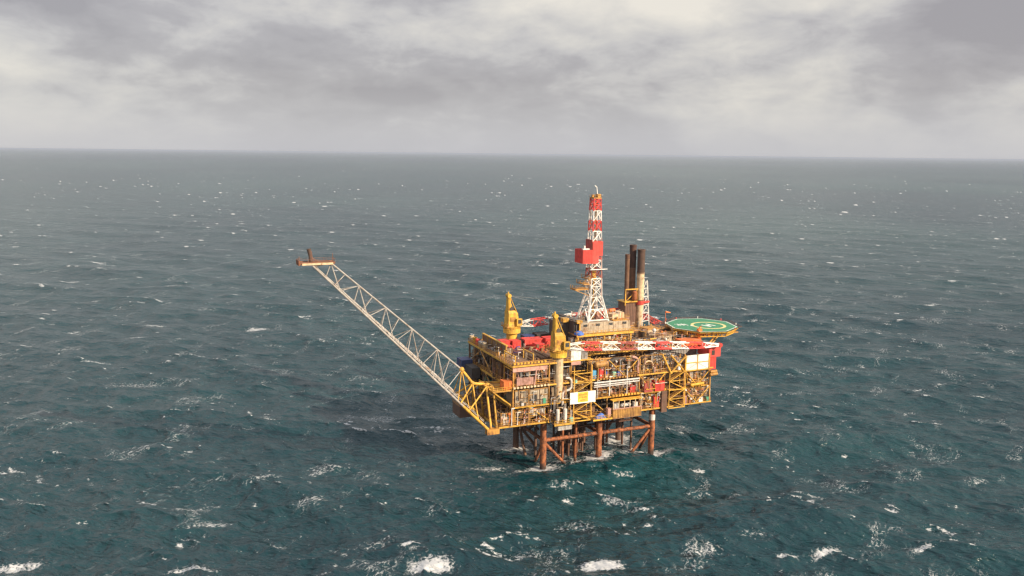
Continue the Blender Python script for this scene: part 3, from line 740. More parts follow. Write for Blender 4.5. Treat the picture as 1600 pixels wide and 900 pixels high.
# stair towers
def stair_tower(label, x0, x1, z0, z1, y0=-3.6, y1=-.4, bay=3.1, m_=YEL):
    T = Thing('stair_tower', label, 'stair tower', ((x0 + x1) / 2, (y0 + y1) / 2, z0))
    for x in (x0, x1):
        for y in (y0, y1): T.part('post', MB().beam((x, y, z0), (x, y, z1), .24), m_)
    z = z0 + .2; k = 0
    while z < z1 - .5:
        mb = MB().beam((x0, y0, z), (x1, y0, z), .26, .26).beam((x0, y1, z), (x1, y1, z), .22).beam((x0, y0, z), (x0, y1, z), .22).beam((x1, y0, z), (x1, y1, z), .22)
        T.part('ring_beam', mb, m_)
        if z + bay <= z1 + .5:
            a, b = ((x0, x1) if k % 2 == 0 else (x1, x0))
            T.part('diagonal_brace', MB().beam((a, y0, z + bay), (b, y0, z), .24), m_)
            T.part('stair_flight', MB().beam((a, y0 + 1.0, z + bay - .1), (b, y0 + 1.0, z + .2), .9, .18).beam((a, y0 + .5, z + bay + .9), (b, y0 + .5, z + 1.2), .08), OCH)
            T.part('landing', MB().box(x0 + .1, x1 - .1, y0 + 1.6, y1 - .05, z, z + .12), BRO)
        z += bay; k += 1
    return T
stair_tower('tall yellow braced stair tower carrying the big white sign on the front face', 8.7, 15.0, 16.0, 34.2)
stair_tower('yellow braced stair tower left of the white wall panels at the right end', 44.4, 50.6, 16.4, 28.6)

# sign
T = Thing('sign_board', 'big white rectangular sign with a yellow lettered centre on the front stair tower', 'sign', (11.7, -4, 22))
T.part('board', MB().box(7.2, 16.3, -4.0, -3.8, 22.1, 25.8), WHT)
T.part('lettered_panel', MB().box(9.9, 13.6, -4.06, -4.0, 22.5, 25.75), SGY)
mb = MB(); rr = random.Random(3)
for row, (zt, hh, n) in enumerate(((25.2, .6, 8), (24.3, .55, 7), (23.3, .4, 5))):
    wcell = 3.1 / 8
    xs = 11.75 - n * wcell / 2
    for i in range(n):
        x = xs + i * wcell
        mb.box(x + .03, x + .10, -4.085, -4.06, zt - hh, zt)
        if rr.random() < .8: mb.box(x + .11, x + wcell - .06, -4.085, -4.06, zt - .1, zt)
        if rr.random() < .6: mb.box(x + .11, x + wcell - .06, -4.085, -4.06, zt - hh / 2 - .05, zt - hh / 2 + .05)
        if rr.random() < .6: mb.box(x + wcell - .13, x + wcell - .06, -4.085, -4.06, zt - hh, zt - .11)
T.part('lettering', mb, RST)
T.part('bracket', MB().box(8.6, 8.9, -3.8, -3.6, 22.0, 26).box(14.8, 15.1, -3.8, -3.6, 22, 26), YEL)

# enclosed brown balcony module hung on the lower middle of the front
T = Thing('balcony_module', 'boxed in brown corrugated balcony with open windows low in the middle of the front face', 'balcony', (27.7, -3.5, 16))
T.part('wall', MB().box(22.4, 33.0, -4.9, -4.65, 16.0, 19.0).box(22.4, 22.6, -4.64, -2.8, 16, 19).box(32.8, 33.0, -4.64, -2.8, 16, 19).ribs(22.5, 32.9, -4.9, 16.05, 18.95, .62, .08, .16), OCH)
T.part('floor', MB().box(22.3, 33.1, -4.95, -2.8, 15.8, 15.98), BRO)
T.part('roof', MB().box(22.2, 33.2, -5.0, -2.75, 21.7, 21.95), YEL)
for i in range(6):
    x = 22.5 + i * 2.06
    T.part('post', MB().box(x - .1, x + .1, -4.85, -4.65, 19.01, 21.7), CRM)
T.part('machinery', MB().box(23.2, 25, -4.2, -3.3, 18, 20.6).vessel((26, -3.8, 19.8), (29.2, -3.8, 19.8), .6).box(30.4, 32, -4.2, -3.2, 18.5, 20.4), LGR)
T.part('sill', MB().box(22.3, 33.1, -5.03, -4.6, 19.0, 19.14), PNK)
single('pink_cabinet', 'upright pink steel cabinet left of the brown balcony on the bottom deck edge', 'cabinet', MB().box(20.8, 22.1, -4.2, -2.9, 16.4, 19.3).box(20.9, 22.0, -4.26, -4.2, 16.6, 19.1), PNK, (21.4, -3.5, 16.4))
T = Thing('lower_platform', 'small yellow edged platform hanging below the deck under the blue tarpaulin', 'platform', (18.6, -3.7, 16))
T.part('deck', MB().box(15.4, 22.3, -4.6, -2.75, 16.0, 16.25), BRO)
T.part('edge_beam', MB().box(15.3, 22.4, -4.75, -4.61, 15.85, 16.3), YEL)
T.part('railing', MB().rail([(15.4, -2.9, 16.25), (15.4, -4.6, 16.25), (22.3, -4.6, 16.25)], 1.1, 1.4), YEL)
mb = MB(); n = 12; vs = []; fs = []
for jj in range(n + 1):
    for ii in range(n + 1):
        u, v = ii / n, jj / n
        vs.append((16.4 + 3.9 * u, -4.4 + 1.5 * v, 16.3 + 1.5 * (math.sin(math.pi * u) ** .5) * (math.sin(math.pi * v) ** .5) * (1 + .18 * math.sin(9 * u + 4 * v))))
for jj in range(n):
    for ii in range(n): a = jj * (n + 1) + ii; fs.append((a, a + 1, a + n + 2, a + n + 1))
mb.add(vs, fs).box(16.4, 20.3, -4.4, -2.9, 16.26, 16.32)
single('blue_tarpaulin', 'crumpled bright blue tarpaulin heaped on the small low platform left of the brown balcony', 'tarpaulin', mb, TRP, (18.4, -3.6, 16.3))

# hanging grey box and caged base below the front crane
single('hanging_basket', 'pale grey grated basket hanging under the deck below the front crane', 'basket', MB().box(3.2, 8.0, -4.0, -2.6, 14.0, 15.9).ribs(3.2, 8, -4.0, 14.1, 15.8, .5, .08, .1).box(3.2, 8, -4.06, -4.0, 14.9, 15.05), LGR, (5.6, -3.3, 14))
T = Thing('crane_base_platform', 'yellow edged balcony with two white upright vessels under the front crane column', 'platform', (5, -3.6, 16.4))
T.part('deck', MB().box(1.4, 8.4, -5.0, -2.75, 16.2, 16.4), BRO)
T.part('edge_beam', MB().box(1.3, 8.5, -5.15, -5.0, 15.95, 16.5), YEL)
T.part('railing', MB().rail([(1.4, -5, 16.4), (8.4, -5, 16.4)], 1.1, 1.4), YEL)
v0 = single('upright_vessel', 'white upright vessel under the front crane column, one of a matching pair', 'vessel', MB().vessel((2.9, -4.0, 17.6), (2.9, -4.0, 20.8), .62, 12).tube((2.9, -4, 16.45), (2.9, -4, 17.5), .5, 10), WHR, (2.9, -4, 16.4), 'pair of upright vessels', True)
v1 = copy_tree(v0, (2.6, 0, 0))
single('mint_locker', 'small mint green locker beside the pair of white upright vessels', 'locker', MB().box(7.0, 8.1, -4.7, -3.9, 16.45, 18.0).box(7.08, 8.02, -4.75, -4.7, 16.6, 17.9), MNT, (7.5, -4.3, 16.4))

# white loop pipe right of the crane column
single('white_loop_pipe', 'fat white pipe bent in an S down the front face right of the crane column', 'pipe',
       MB().path([(6.0, -3.0, 30.6), (7.2, -3.0, 30.5), (8.0, -3.0, 29.6), (8.0, -3.0, 27.4), (7.2, -3.0, 26.6), (5.6, -3.0, 26.4), (5.0, -3.0, 25.6), (5.0, -3.0, 20.8)], .38, 10), WHR, (6.5, -3, 20.8), smooth=True)
for (x, za, zb, r, m_, lab) in ((17.4, 22.8, 28.6, .16, LGR, 'thin pale grey riser pipe just right of the white sign'), (21.9, 23.2, 29.4, .2, WHR, 'white riser pipe above the roof of the brown balcony'), (28.4, 23.2, 32, .22, WHR, 'tall white riser pipe in front of the red box in the middle bay'), (-12.4, 17.2, 22.6, .2, LGR, 'pale grey riser pipe right of the yellow flare tower'), (33.9, 16.6, 22.6, .2, CRM, 'cream riser pipe at the right end of the brown balcony')):
    single('riser_pipe', lab, 'pipe', MB().path([(x, -2.95, za), (x, -2.95, zb), (x + .9, -2.95, zb), (x + .9, -1.5, zb)], r, 8), m_, (x, -2.9, za), smooth=True)
single('grey_pipe_band', 'bundle of long pale grey horizontal pipes under the coloured lockers', 'pipe bundle', MB().tube((16.2, -3.0, 27.9), (33, -3.0, 27.9), .3, 8).tube((16.2, -3.0, 27.1), (33, -3.0, 27.1), .22, 8).tube((16.2, -2.9, 26.5), (30, -2.9, 26.5), .18, 8).box(22, 22.2, -3.2, -2.5, 26.2, 28.3).box(29, 29.2, -3.2, -2.5, 26.2, 28.3), LGR, (24, -3, 27), smooth=True)

# lockers on the 29 m deck
for (x0, x1, h, m_, lab) in ((16.0, 17.7, 2.7, CYN, 'light blue upright locker leftmost in the row on the yellow edged middle deck'), (18.5, 20.6, 2.9, RED, 'red upright locker between two blue ones on the middle deck'), (20.9, 21.9, 2.0, BLU, 'dark blue locker beside the red one on the middle deck'), (23.6, 24.7, 1.6, MNT, 'short mint green locker right of the dark gap on the middle deck'), (25.3, 26.9, 1.8, BLU, 'deep blue box near the right end of the locker row'), (27.2, 28.0, 1.3, GRN, 'small green box at the right end of the locker row')):
    single('locker', lab, 'locker', MB().box(x0, x1, -2.2, -1.0, 29.05, 29.05 + h).box(x0 + .1, (x0 + x1) / 2 - .04, -2.26, -2.2, 29.2, 28.95 + h).box((x0 + x1) / 2 + .04, x1 - .1, -2.26, -2.2, 29.2, 28.95 + h), m_, ((x0 + x1) / 2, -1.6, 29.05))
def crate(label, x0, x1, y0, y1, z0, z1, m_, name='container', cat='container', group=None):
    T = Thing(name, label, cat, ((x0 + x1) / 2, (y0 + y1) / 2, z0), group)
    mb = MB().box(x0, x1, y0, y1, z0, z1).ribs(x0 + .15, x1 - .15, y0, z0 + .15, z1 - .15, .45, .05, .12)
    T.part('body', mb, m_)
    mb = MB()
    for z in (z0 + .06, z1 + .02):
        for y in (y0 - .02, y1 + .02): mb.box(x0 - .1, x1 + .1, y - .09, y + .09, z - .07, z + .07)
        for x in (x0, x1): mb.box(x - .085, x + .085, y0, y1, z - .06, z + .06)
    for x in (x0, x1):
        for y in (y0, y1): mb.box(x - .08, x + .08, y - .08, y + .08, z0 + .1, z1)
    T.part('frame', mb, m_)
    T.part('door', MB().box(x0 + (x1 - x0) * .55, x1 - .15, y0 - .1, y0 - .055, z0 + .15, z1 - .2), m_)
    return T
crate('small red box in the middle bay beside a cream column', 30.2, 32.2, -2.2, -.8, 23.1, 25.4, RED)
crate('dull red cabin on the left of two in the bay right of the middle', 35.2, 38.2, -3.0, -.8, 22.9, 25.9, DRD, 'cabin', 'cabin')
crate('brighter red cabin next to the yellow stair tower', 39.3, 42.8, -3.0, -.8, 22.9, 26.0, RED, 'cabin', 'cabin')
crate('bright red upright cupboard on the lowest deck by the dark pillar', 39.4, 41.6, -2.3, -1.0, 17.1, 20.6, RED, 'cupboard', 'cupboard')
single('dark_pillar', 'dark brown boxed pillar left of the right hand stair tower', 'pillar', MB().box(41.9, 44.0, -3.2, -1.8, 15.4, 22.6).ribs(41.9, 44, -3.2, 15.5, 22.5, .5, .06, .12), RSD, (43, -2.5, 15.4))
crate('orange red box on the front left near the yellow flare tower', -14.6, -11.9, -2.0, 1.0, 28.4, 31.0, ORG)
single('mint_drum', 'small mint green drum on the sign tower landing above the sign', 'drum', MB().tube((9.6, -2.9, 28.4), (9.6, -2.9, 29.6), .5, 12), MNT, (9.6, -2.9, 28.4), smooth=True)
T = Thing('left_outrigger_platform', 'ochre steel platform sticking out behind the top of the yellow flare tower', 'platform', (-14.5, 3, 28))
T.part('deck', MB().box(-18.5, -12.3, -2.5, 9, 28.0, 28.3), OCH)
T.part('railing', MB().rail([(-12.4, -2.5, 28.3), (-18.5, -2.5, 28.3), (-18.5, 9, 28.3)], 1.15, 1.5), YEL)
T.part('bracket', MB().beam((-18, -2, 28), (-12.3, -2, 23.5), .35).beam((-18, 8, 28), (-12.3, 8, 23.5), .35), YEL)

# right end: white two-row panels, red corner tower
T = Thing('white_panel_wall', 'big white panelled weather wall in yellow framing at the right end of the front', 'wall panel', (55.6, -2.9, 28.6))
for i, x in enumerate((51.2, 55.8)):
    for z0, z1 in ((28.9, 31.2), (31.5, 33.9)):
        T.part('panel', MB().box(x, x + 4.3, -3.1, -2.85, z0, z1), WHT)
T.part('frame', MB().box(50.8, 60.5, -3.25, -2.8, 28.5, 28.9).box(50.8, 60.5, -3.22, -2.8, 31.2, 31.5).box(50.7, 51.15, -3.25, -2.8, 28.4, 34).box(55.52, 55.78, -3.24, -2.8, 28.9, 34).box(60.15, 60.55, -3.25, -2.8, 28.4, 34), YEL)
T.part('stay', MB().beam((51.4, -3.2, 29), (55.4, -3.2, 31.1), .06).beam((60, -3.2, 29), (55.9, -3.2, 31.1), .06), GRY)
T = Thing('corner_tower', 'bright red boxed tower at the right hand corner behind the white panels', 'tower', (62, -1, 28))
T.part('body', MB().box(60.7, 63.6, -2.6, 3.5, 28.2, 35.2).ribs(60.7, 63.6, -2.6, 28.3, 35.1, .7, .05, .1), RED)
T.part('head', MB().box(60.4, 65.0, -3.0, 3.8, 32.6, 35.6).box(60.3, 65.1, -3.1, 3.9, 35.6, 35.85), RED)
T.part('opening', MB().box(61.3, 62.6, -3.06, -2.98, 33.2, 34.9), DRK)
T.part('window', MB().box(64.98, 65.06, -1.5, .5, 33.2, 34.8), GLS)
crate('low orange red roof housing between the helideck and the white panels', 52.0, 60.0, 1.5, 5, 36.0, 38.0, ORG, 'roof_housing', 'housing')
single('net_bundle', 'ochre rolled netting hung at the right edge under the red corner tower', 'netting', MB().vessel((61.2, -2.9, 26.4), (64.0, -2.9, 26.6), .55, 10).vessel((61.4, -2.8, 27.4), (63.8, -2.8, 27.5), .5, 10).beam((61, -2.8, 28.2), (61.2, -2.8, 26), .12).beam((63.8, -2.8, 28.2), (63.8, -2.8, 26), .12), OCH, (62.5, -2.8, 26))
single('yellow_tank', 'bright yellow horizontal cylinder on the right end under the netting', 'tank', MB().vessel((53.4, -3.0, 23.6), (58.4, -3.0, 23.8), .5, 12).box(54, 54.3, -3.3, -2.6, 22.85, 23.3).box(57.4, 57.7, -3.3, -2.6, 22.85, 23.4), YEL, (56, -3, 22.9), smooth=True)
single('corner_pole', 'thin white pole on the far right corner of the lowest deck', 'pole', MB().tube((62.2, -1.9, 17.05), (62.2, -1.9, 21), .12, 8).ball((62.2, -1.9, 21.05), .18, 8, 4), WHT, (62.2, -1.9, 17))
single('green_bin', 'small dark green bin beside the white corner pole', 'bin', MB().prism([(60.6, -2.2), (61.6, -2.2), (61.6, -1.2), (60.6, -1.2)], 17.05, 18.5, [(60.5, -2.3), (61.7, -2.3), (61.7, -1.1), (60.5, -1.1)]), GRN, (61.1, -1.7, 17))
crate('small white locker on the lowest right hand deck left of the green bin', 57.6, 59.0, -2.2, -1.2, 17.1, 18.6, WHT, 'locker', 'locker')
crate('pale pink upright cabinet at the foot of the right hand stair tower', 51.2, 52.4, -2.2, -1.2, 17.1, 19.6, PNK, 'cabinet', 'cabinet')
T = Thing('yellow_knee_brace', 'pair of yellow splayed struts above the right hand stair tower', 'brace', (46, -2.9, 28.6))
for a, b in (((45.2, -3, 28.6), (41.6, -3, 35.2)), ((45.2, -3, 28.6), (50.6, -3, 33.6)), ((50.6, -2.9, 28.6), (45.0, -2.9, 34.6))):
    T.part('strut', MB().tube(a, b, .32, 8), YEL)
T.part('node', MB().ball((45.2, -3, 28.6), .55, 8, 6), YEL)
single('white_drum', 'white upright drum beside the foot of the yellow splayed struts', 'drum', MB().vessel((48.6, -2.4, 29.4), (48.6, -2.4, 30.9), .7, 12), WHT, (48.6, -2.4, 29), smooth=True)
single('pink_bottle', 'small pink gas bottle on the deck left of the yellow splayed struts', 'gas bottle', MB().vessel((39.2, -2.2, 29.3), (39.2, -2.2, 30.9), .35, 10), PNK, (39.2, -2.2, 29), smooth=True)
# curved ducts in the middle bay
mb = MB(); pts = [(30.8, -2.0, 35.0)] + [(30.8 + 2.2 * math.sin(a), -2.0, 32.8 + 2.2 * math.cos(a)) for a in [R(10 * i) for i in range(0, 13)]] + [(33.0, -2, 29.5)]
single('curved_duct', 'pale pink duct curving down in the bay right of the lockers', 'duct', mb.path(pts, .45, 10), PNK, (32, -2, 29.3), smooth=True)
mb = MB(); pts = [(37.0 + 1.8 * math.cos(a), -1.9, 31.3 + 1.8 * math.sin(a)) for a in [R(15 * i) for i in range(0, 13)]]
single('cream_hoop_pipe', 'cream hoop of pipe in the upper bay left of the yellow splayed struts', 'pipe', mb.path([(38.8, -1.9, 29.1)] + pts + [(35.2, -1.9, 29.1)], .25, 8), CRM, (37, -1.9, 29.1), smooth=True)
single('dark_duct', 'black arched duct behind the lockers in the upper middle bay', 'duct', MB().path([(22.0, -.6, 33.4), (24.5, -.6, 34.3), (28, -.6, 34.2), (30.0, -.6, 33.0), (30.4, -.6, 31)], .8, 10), DRK, (26, -.6, 31), smooth=True)
single('ochre_drum', 'fat ochre drum lying above the light blue locker', 'drum', MB().vessel((17.0, -2.2, 33.6), (21.0, -2.2, 33.8), 1.0, 14).box(17.6, 17.9, -2.8, -1.6, 29.05, 32.8).box(20.2, 20.5, -2.8, -1.6, 29.05, 32.8), OCH, (19, -2.2, 29), smooth=True)

# top deck edge: white cabin, boxes
T = Thing('white_cabin', 'small white cabin on the top deck edge right of the front crane', 'cabin', (9.5, -1, 34.6))
T.part('wall', MB().box(7.9, 11.5, -2.6, 1.2, 35.9, 39.0).ribs(7.9, 11.5, -2.6, 36, 38.9, .6, .04, .08), WHT)
T.part('roof', MB().box(7.7, 11.7, -2.8, 1.4, 39.0, 39.2), LGR)
T.part('support_deck', MB().box(7.7, 15.6, -2.75, 3.4, 35.6, 35.88), YEL)
T.part('foot_beam', MB().box(8.0, 11.4, -2.7, -2.4, 34.4, 35.59), PNK)
crate('grey locker on the top deck edge beside the small white cabin', 12.2, 14.0, -2.0, 0, 35.9, 38.0, GRY, 'locker', 'locker')
crate('pale grey tank box behind the long crane boom near the right end', 43.2, 45.4, 0, 2.5, 36.2, 38.4, LGR, 'tank_box', 'tank')

# ------------------------------------------------------------------ upper left deck
T = Thing('pipe_deck_wall', 'tall brown wind wall with yellow posts along the left edge of the pipe deck', 'wind wall', (-8.5, 22, 35.9))
T.part('wall', MB().box(-9.0, -8.7, 9.5, 30, 35.85, 39.2), BRO)
mb = MB()
for y in (9.6, 13.5, 17.5, 21.5, 25.5, 29.8): mb.box(-9.2, -9.01, y - .15, y + .15, 33, 39.3)
T.part('post', mb, YEL)
T.part('top_rail', MB().box(-9.25, -8.5, 9.4, 30.1, 39.3, 39.6), YEL)
T.part('end_wall', MB().box(-8.69, -6.8, 9.5, 9.7, 35.85, 38.6), BRO)
T = Thing('yellow_portal', 'tall yellow portal frame on the front left of the top deck', 'frame', (-8, 2, 29))
for p, q_ in (((-10.9, -1.8, 29), (-10.9, -1.8, 38.8)), ((-10.9, 6.6, 29), (-10.9, 6.6, 38.8)), ((-10.9, -1.8, 38.6), (-10.9, 6.6, 38.6)), ((-4.6, -1.4, 36), (-4.6, -1.4, 39)), ((-4.6, 6, 36), (-4.6, 6, 39)), ((-4.6, -1.4, 38.8), (-4.6, 6, 38.8))):
    T.part('member', MB().beam(p, q_, .28), YEL)
T.part('hanging_walkway', MB().box(-11.2, -10.2, -1.5, 6.3, 33.8, 33.95).rail([(-11.2, -1.5, 33.95), (-11.2, 6.3, 33.95)]), YEL)
# red containers in a row on the top deck
for (x0, x1, y0, y1, h, lab) in ((-6.4, -3.2, 20, 23, 2.6, 'red container leftmost in the top deck row near the rear crane'), (-2.6, .2, 19, 22, 2.5, 'red container in the top deck row just left of a dark gap'), (1.4, 4.4, 18, 21.5, 2.9, 'red container in the middle of the top deck row'), (4.6, 8.4, 18.5, 22, 2.7, 'long red container right of the middle of the top deck row'), (8.6, 12.6, 17, 20.5, 3.0, 'red container at the right end of the top deck row by the front crane'), (3.2, 6.0, 13, 16, 2.3, 'low red container set in front of the top deck row'), (-6.8, -4.6, 14.5, 17.2, 2.0, 'small red skip nearest the yellow portal frame')):
    crate(lab, x0, x1, y0, y1, 35.9, 35.9 + h, RED, group='red containers on the top deck')
crate('dark steel tank box wedged between two red containers', .4, 1.3, 19, 21.5, 35.9, 38.2, DRK, 'tank_box', 'tank')
crate('dark blue container standing behind the row of red ones', 4.8, 8.6, 26, 29, 35.9, 38.2, NVY)
crate('dark grey container behind the red row left of the drilling house', 9.2, 14.0, 25, 29, 35.9, 38.6, DRK)
mbp = MB().tube((0, 0, 0), (0, 10.5, 0), .22, 8)
for i in range(9):
    for l in range(2 if i % 3 else 1):
        p0 = MB().tube((-3.6 + i * .78, 1.0 + .3 * (i % 2), 36.25 + l * .46), (-3.6 + i * .78, 11.6 - .5 * (i % 3), 36.25 + l * .46), .22, 8) if (i == 0 and l == 0) else None
        if p0: pd0 = single('drill_pipe', 'brown steel drill pipe lying in the rack in front of the red containers', 'drill pipe', p0, BRO, (-3.6, 1, 36.2), 'drill pipes in the rack', True)
        else: copy_tree(pd0, (i * .78, .3 * (i % 2) - .25 * (i % 3), l * .46))
T = Thing('pipe_rack', 'ochre rack beams under the drill pipes on the top deck', 'rack', (0, 6, 35.85))
for y in (2, 6.5, 10.8): T.part('beam', MB().box(-4.4, 4.0, y - .15, y + .15, 35.82, 36.03), OCH)
# items along the rear left edge
for (x, y, kind, m_, lab) in ((-11.2, 34.8, 'd', CRM, 'cream drum at the far left corner of the top deck'), (-11.0, 32.4, 'd', YEL, 'yellow drum second from the far left corner of the top deck'), (-11.2, 29.0, 'd', RED, 'red drum on the left edge of the top deck'), (-11.0, 25.8, 'c', GRY, 'grey box on the left edge of the top deck between two drums'), (-11.2, 22.6, 'd', CRM, 'cream drum on the left edge of the top deck beside the grey box')):
    if kind == 'd': single('drum', lab, 'drum', MB().tube((x, y, 35.85), (x, y, 37.9), .75, 12).ring((x, y), .74, .82, 36.5, 36.6, 14), m_, (x, y, 35.85), smooth=True)
    else: crate(lab, x - .8, x + .8, y - 1.2, y + 1.2, 35.9, 37.6, m_, 'box', 'box')
T = Thing('rear_left_overhang', 'dark blue and brown box module jutting out of the shaded left side at the rear', 'module', (-14.5, 34, 27))
T.part('body', MB().box(-16.2, -12.3, 31, 36, 27.2, 30.4), NVY)
T.part('lower_box', MB().box(-15.2, -12.3, 24, 30.5, 25.6, 29.2), DRK)
T.part('bracket', MB().beam((-15.6, 31.5, 27.2), (-12.3, 31.5, 23.2), .3).beam((-15.6, 35.5, 27.2), (-12.3, 35.5, 23.2), .3), BRO)
T = Thing('dark_hung_box', 'dark brown box hanging outside behind the lower end of the flare boom', 'module', (-20, 21, 15))
T.part('body', MB().box(-21.5, -16.7, 18.5, 25.5, 14.4, 18.2), RSD)
T.part('railing', MB().rail([(-16.7, 18.5, 18.2), (-21.5, 18.5, 18.2), (-21.5, 25.5, 18.2)]), OCH)

# ------------------------------------------------------------------ flare boom
T = Thing('flare_boom', 'long white lattice flare boom with yellow root and rusty tip rising from the platform', 'flare boom', (-19, 4, 17))
tipz = 68.4
Af, At = Vector((-20.0, -2.5, 16.8)), Vector((-70.8, 2.4, 68.6))
Bf, Bt = Vector((-17.0, 10.4, 16.8)), Vector((-70.0, 5.8, 68.3))
K1, UT = Vector((-26.2, 4, 34.6)), Vector((-65.4, 4, 69.0))
K2, HE = Vector((-22.6, 4, 29.9)), Vector((-17.2, 4, 28.9))
fA, fB = 0.155, 0.155
for a, b, f in ((Af, At, fA), (Bf, Bt, fB)):
    k = a.lerp(b, f)
    T.part('lower_chord', MB().tube(k, b, .36, 10, .28), BOM, smooth=True)
    T.part('lower_chord', MB().tube(a, k, .46, 10), YEL, smooth=True, label='yellow root end of a lower chord')
T.part('upper_chord', MB().tube(K1, UT, .30, 10, .25), BOM, smooth=True)
T.part('upper_chord', MB().path([K1, K2, HE], .42, 10), YEL, smooth=True, label='yellow bent root end of the upper chord')
T.part('node', MB().ball(K1, .85, 10, 6).ball(K2, .7, 10, 6), YEL)
NB = 5
for i in range(NB + 1):
    u = K1.lerp(UT, i / NB)
    s0 = 0.185 + (i) * (0.985 - 0.185) / (NB + .35)
    for cf, ct in ((Af, At), (Bf, Bt)):
        for ds in (-0.075, 0.0, 0.075):
            p = cf.lerp(ct, min(.995, max(.05, s0 + ds)))
            yel_ = i == 0
            T.part('lattice_brace', MB().tube(u, p, .13 if ds == 0 else .115, 6), YEL if (yel_ and ds <= 0) else BOM)
    if i < NB:
        um = K1.lerp(UT, (i + .5) / NB); s1 = s0 + .5 * (0.985 - 0.185) / (NB + .35)
        for cf, ct in ((Af, At), (Bf, Bt)): T.part('lattice_brace', MB().tube(um, cf.lerp(ct, s1 + .03), .115, 6), BOM)
for i in range(12):
    s_ = .03 + i * .085
    T.part('cross_brace', MB().tube(Af.lerp(At, s_), Bf.lerp(Bt, s_), .11, 6).tube(Af.lerp(At, s_), Bf.lerp(Bt, min(1, s_ + .085)), .08, 6), YEL if s_ < .15 else BOM)
T.part('flare_pipe', MB().tube(Af.lerp(Bf, .35) + Vector((0, 0, .4)), At.lerp(Bt, .35) + Vector((0, 0, .4)), .17, 8).tube(Af.lerp(Bf, .6) + Vector((0, 0, .35)), At.lerp(Bt, .6) + Vector((0, 0, .35)), .13, 8), BOM)
T.part('walkway', MB().beam(Af.lerp(Bf, .15) + Vector((0, 0, .2)), At.lerp(Bt, .15) + Vector((0, 0, .2)), 0.7, .1), GRY)
# root support tower
for y, (fx) in ((-2.5, -19.0), (10.4, -16.4)):
    top = Vector((-19.2, 4 + (y - 4) * .45, 29.2))
    T.part('tower_post', MB().tube((fx, y, 17), top, .34, 8), YEL)
    T.part('tower_post', MB().tube((fx + 1.9, y, 17), (-17.0, 4 + (y - 4) * .45, 29), .3, 8), YEL)
    T.part('tower_brace', MB().tube(K2, Af.lerp(At, .17) if y < 0 else Bf.lerp(Bt, .17), .24, 8), YEL)
    T.part('tower_brace', MB().tube(top, Af.lerp(At, .12) if y < 0 else Bf.lerp(Bt, .12), .22, 8), YEL)
    T.part('tower_brace', MB().tube(top, (-12.2, y * .8, 23), .2, 8), YEL)
    T.part('tower_brace', MB().tube(K2, Af.lerp(At, .06) if y < 0 else Bf.lerp(Bt, .06), .2, 8), YEL)
    fm = MB().box(fx - 1.6, fx + 2.4, y - 1.0, y + 1.0, 15.3, 16.9).tube((fx - .6, y - 1.1, 16.2), (fx - .6, y + 1.1, 16.2), .7, 10)
    T.part('hinge_foot', fm, OCH)
T.part('tower_beam', MB().beam((-19.2, 1, 29.2), (-19.2, 7, 29.2), .45).beam((-17, 1, 29), (-17, 7, 29), .4).beam((-19.2, 1.2, 29.2), (-12.3, 1.2, 28.6), .4).beam((-19.2, 6.8, 29.2), (-12.3, 6.8, 28.6), .4), YEL)
# tip
T.part('tip_platform', MB().box(-74.4, -64.6, 2.2, 5.9, 68.95, 69.45), TIP)
T.part('tip_edge_beam', MB().box(-73.8, -65.2, 1.95, 2.19, 68.85, 69.4), CRM)
T.part('tip_edge_beam', MB().box(-74.7, -74.41, 1.9, 6.2, 68.8, 70.2), TIP)
T.part('tip_railing', MB().rail([(-64.6, 2.2, 69.45), (-74.4, 2.2, 69.45), (-74.4, 5.9, 69.45), (-64.6, 5.9, 69.45), (-64.6, 2.2, 69.45)], 1.0, 2.4, .035, 1), TIP)
T.part('flare_tip', MB().tube((-71.0, 4, 69.45), (-71.2, 4, 71.6), .45, 12).tube((-71.2, 4, 71.6), (-71.5, 4, 73.2), .5, 12, .6), SOT, smooth=True)
T.part('tip_strut', MB().tube((-68.9, 4, 69.45), (-71.0, 4, 70.9), .1, 6).tube((-70.4, 4, 69.45), (-70.8, 4, 72.6), .09, 6), TIP)
T.part('pilot_mast', MB().tube((-64.9, 4, 69.45), (-64.9, 4, 71.8), .08, 6).tube((-74.2, 4, 69.45), (-74.2, 4, 71.2), .08, 6), TIP)

# ------------------------------------------------------------------ drilling house and derrick
T = Thing('drilling_house', 'beige panelled drilling house under the red and white derrick', 'building', (29, 19, 40))
T.part('wall', MB().box(19.6, 39.0, 13.6, 25, 40.3, 43.8).ribs(19.8, 38.8, 13.6, 40.35, 43.75, 1.95, .1, .16), BEI)
T.part('left_wall', MB().box(17.8, 19.58, 14.6, 27, 38.5, 45).box(14.6, 17.78, 18.5, 27, 36, 43.5), DRK)
for x in (20.8, 25.6, 30.6, 36.0):
    T.part('window', MB().box(x, x + 1.5, 13.46, 13.54, 42.7, 43.5), GLS)
T.part('floor', MB().box(17.6, 39.4, 11.9, 25.2, 39.9, 40.28), OCH)
T.part('edge_beam', MB().box(17.4, 39.5, 11.65, 11.89, 39.7, 40.4), YEL)
T.part('railing', MB().rail([(17.5, 13.4, 40.3), (17.5, 11.9, 40.3), (39.4, 11.9, 40.3), (39.4, 13.4, 40.3)], 1.1, 1.6), YEL)
T.part('column', MB().box(18, 18.5, 12.2, 12.7, 35.9, 39.85).box(28, 28.5, 12.2, 12.7, 35.9, 39.85).box(38.4, 38.9, 12.2, 12.7, 35.9, 39.85), YEL)
T.part('roof', MB().box(32.6, 38.9, 14, 24.8, 43.82, 44.1), OCH)
T.part('roof_housing', MB().box(33.4, 36.6, 16.0, 20.5, 44.1, 45.6).box(36.8, 38.6, 17, 21, 44.1, 46.0), CRM)
T.part('drum', MB().vessel((35.0, 21, 46.2), (37, 21, 46.2), .6), ORG, smooth=True)
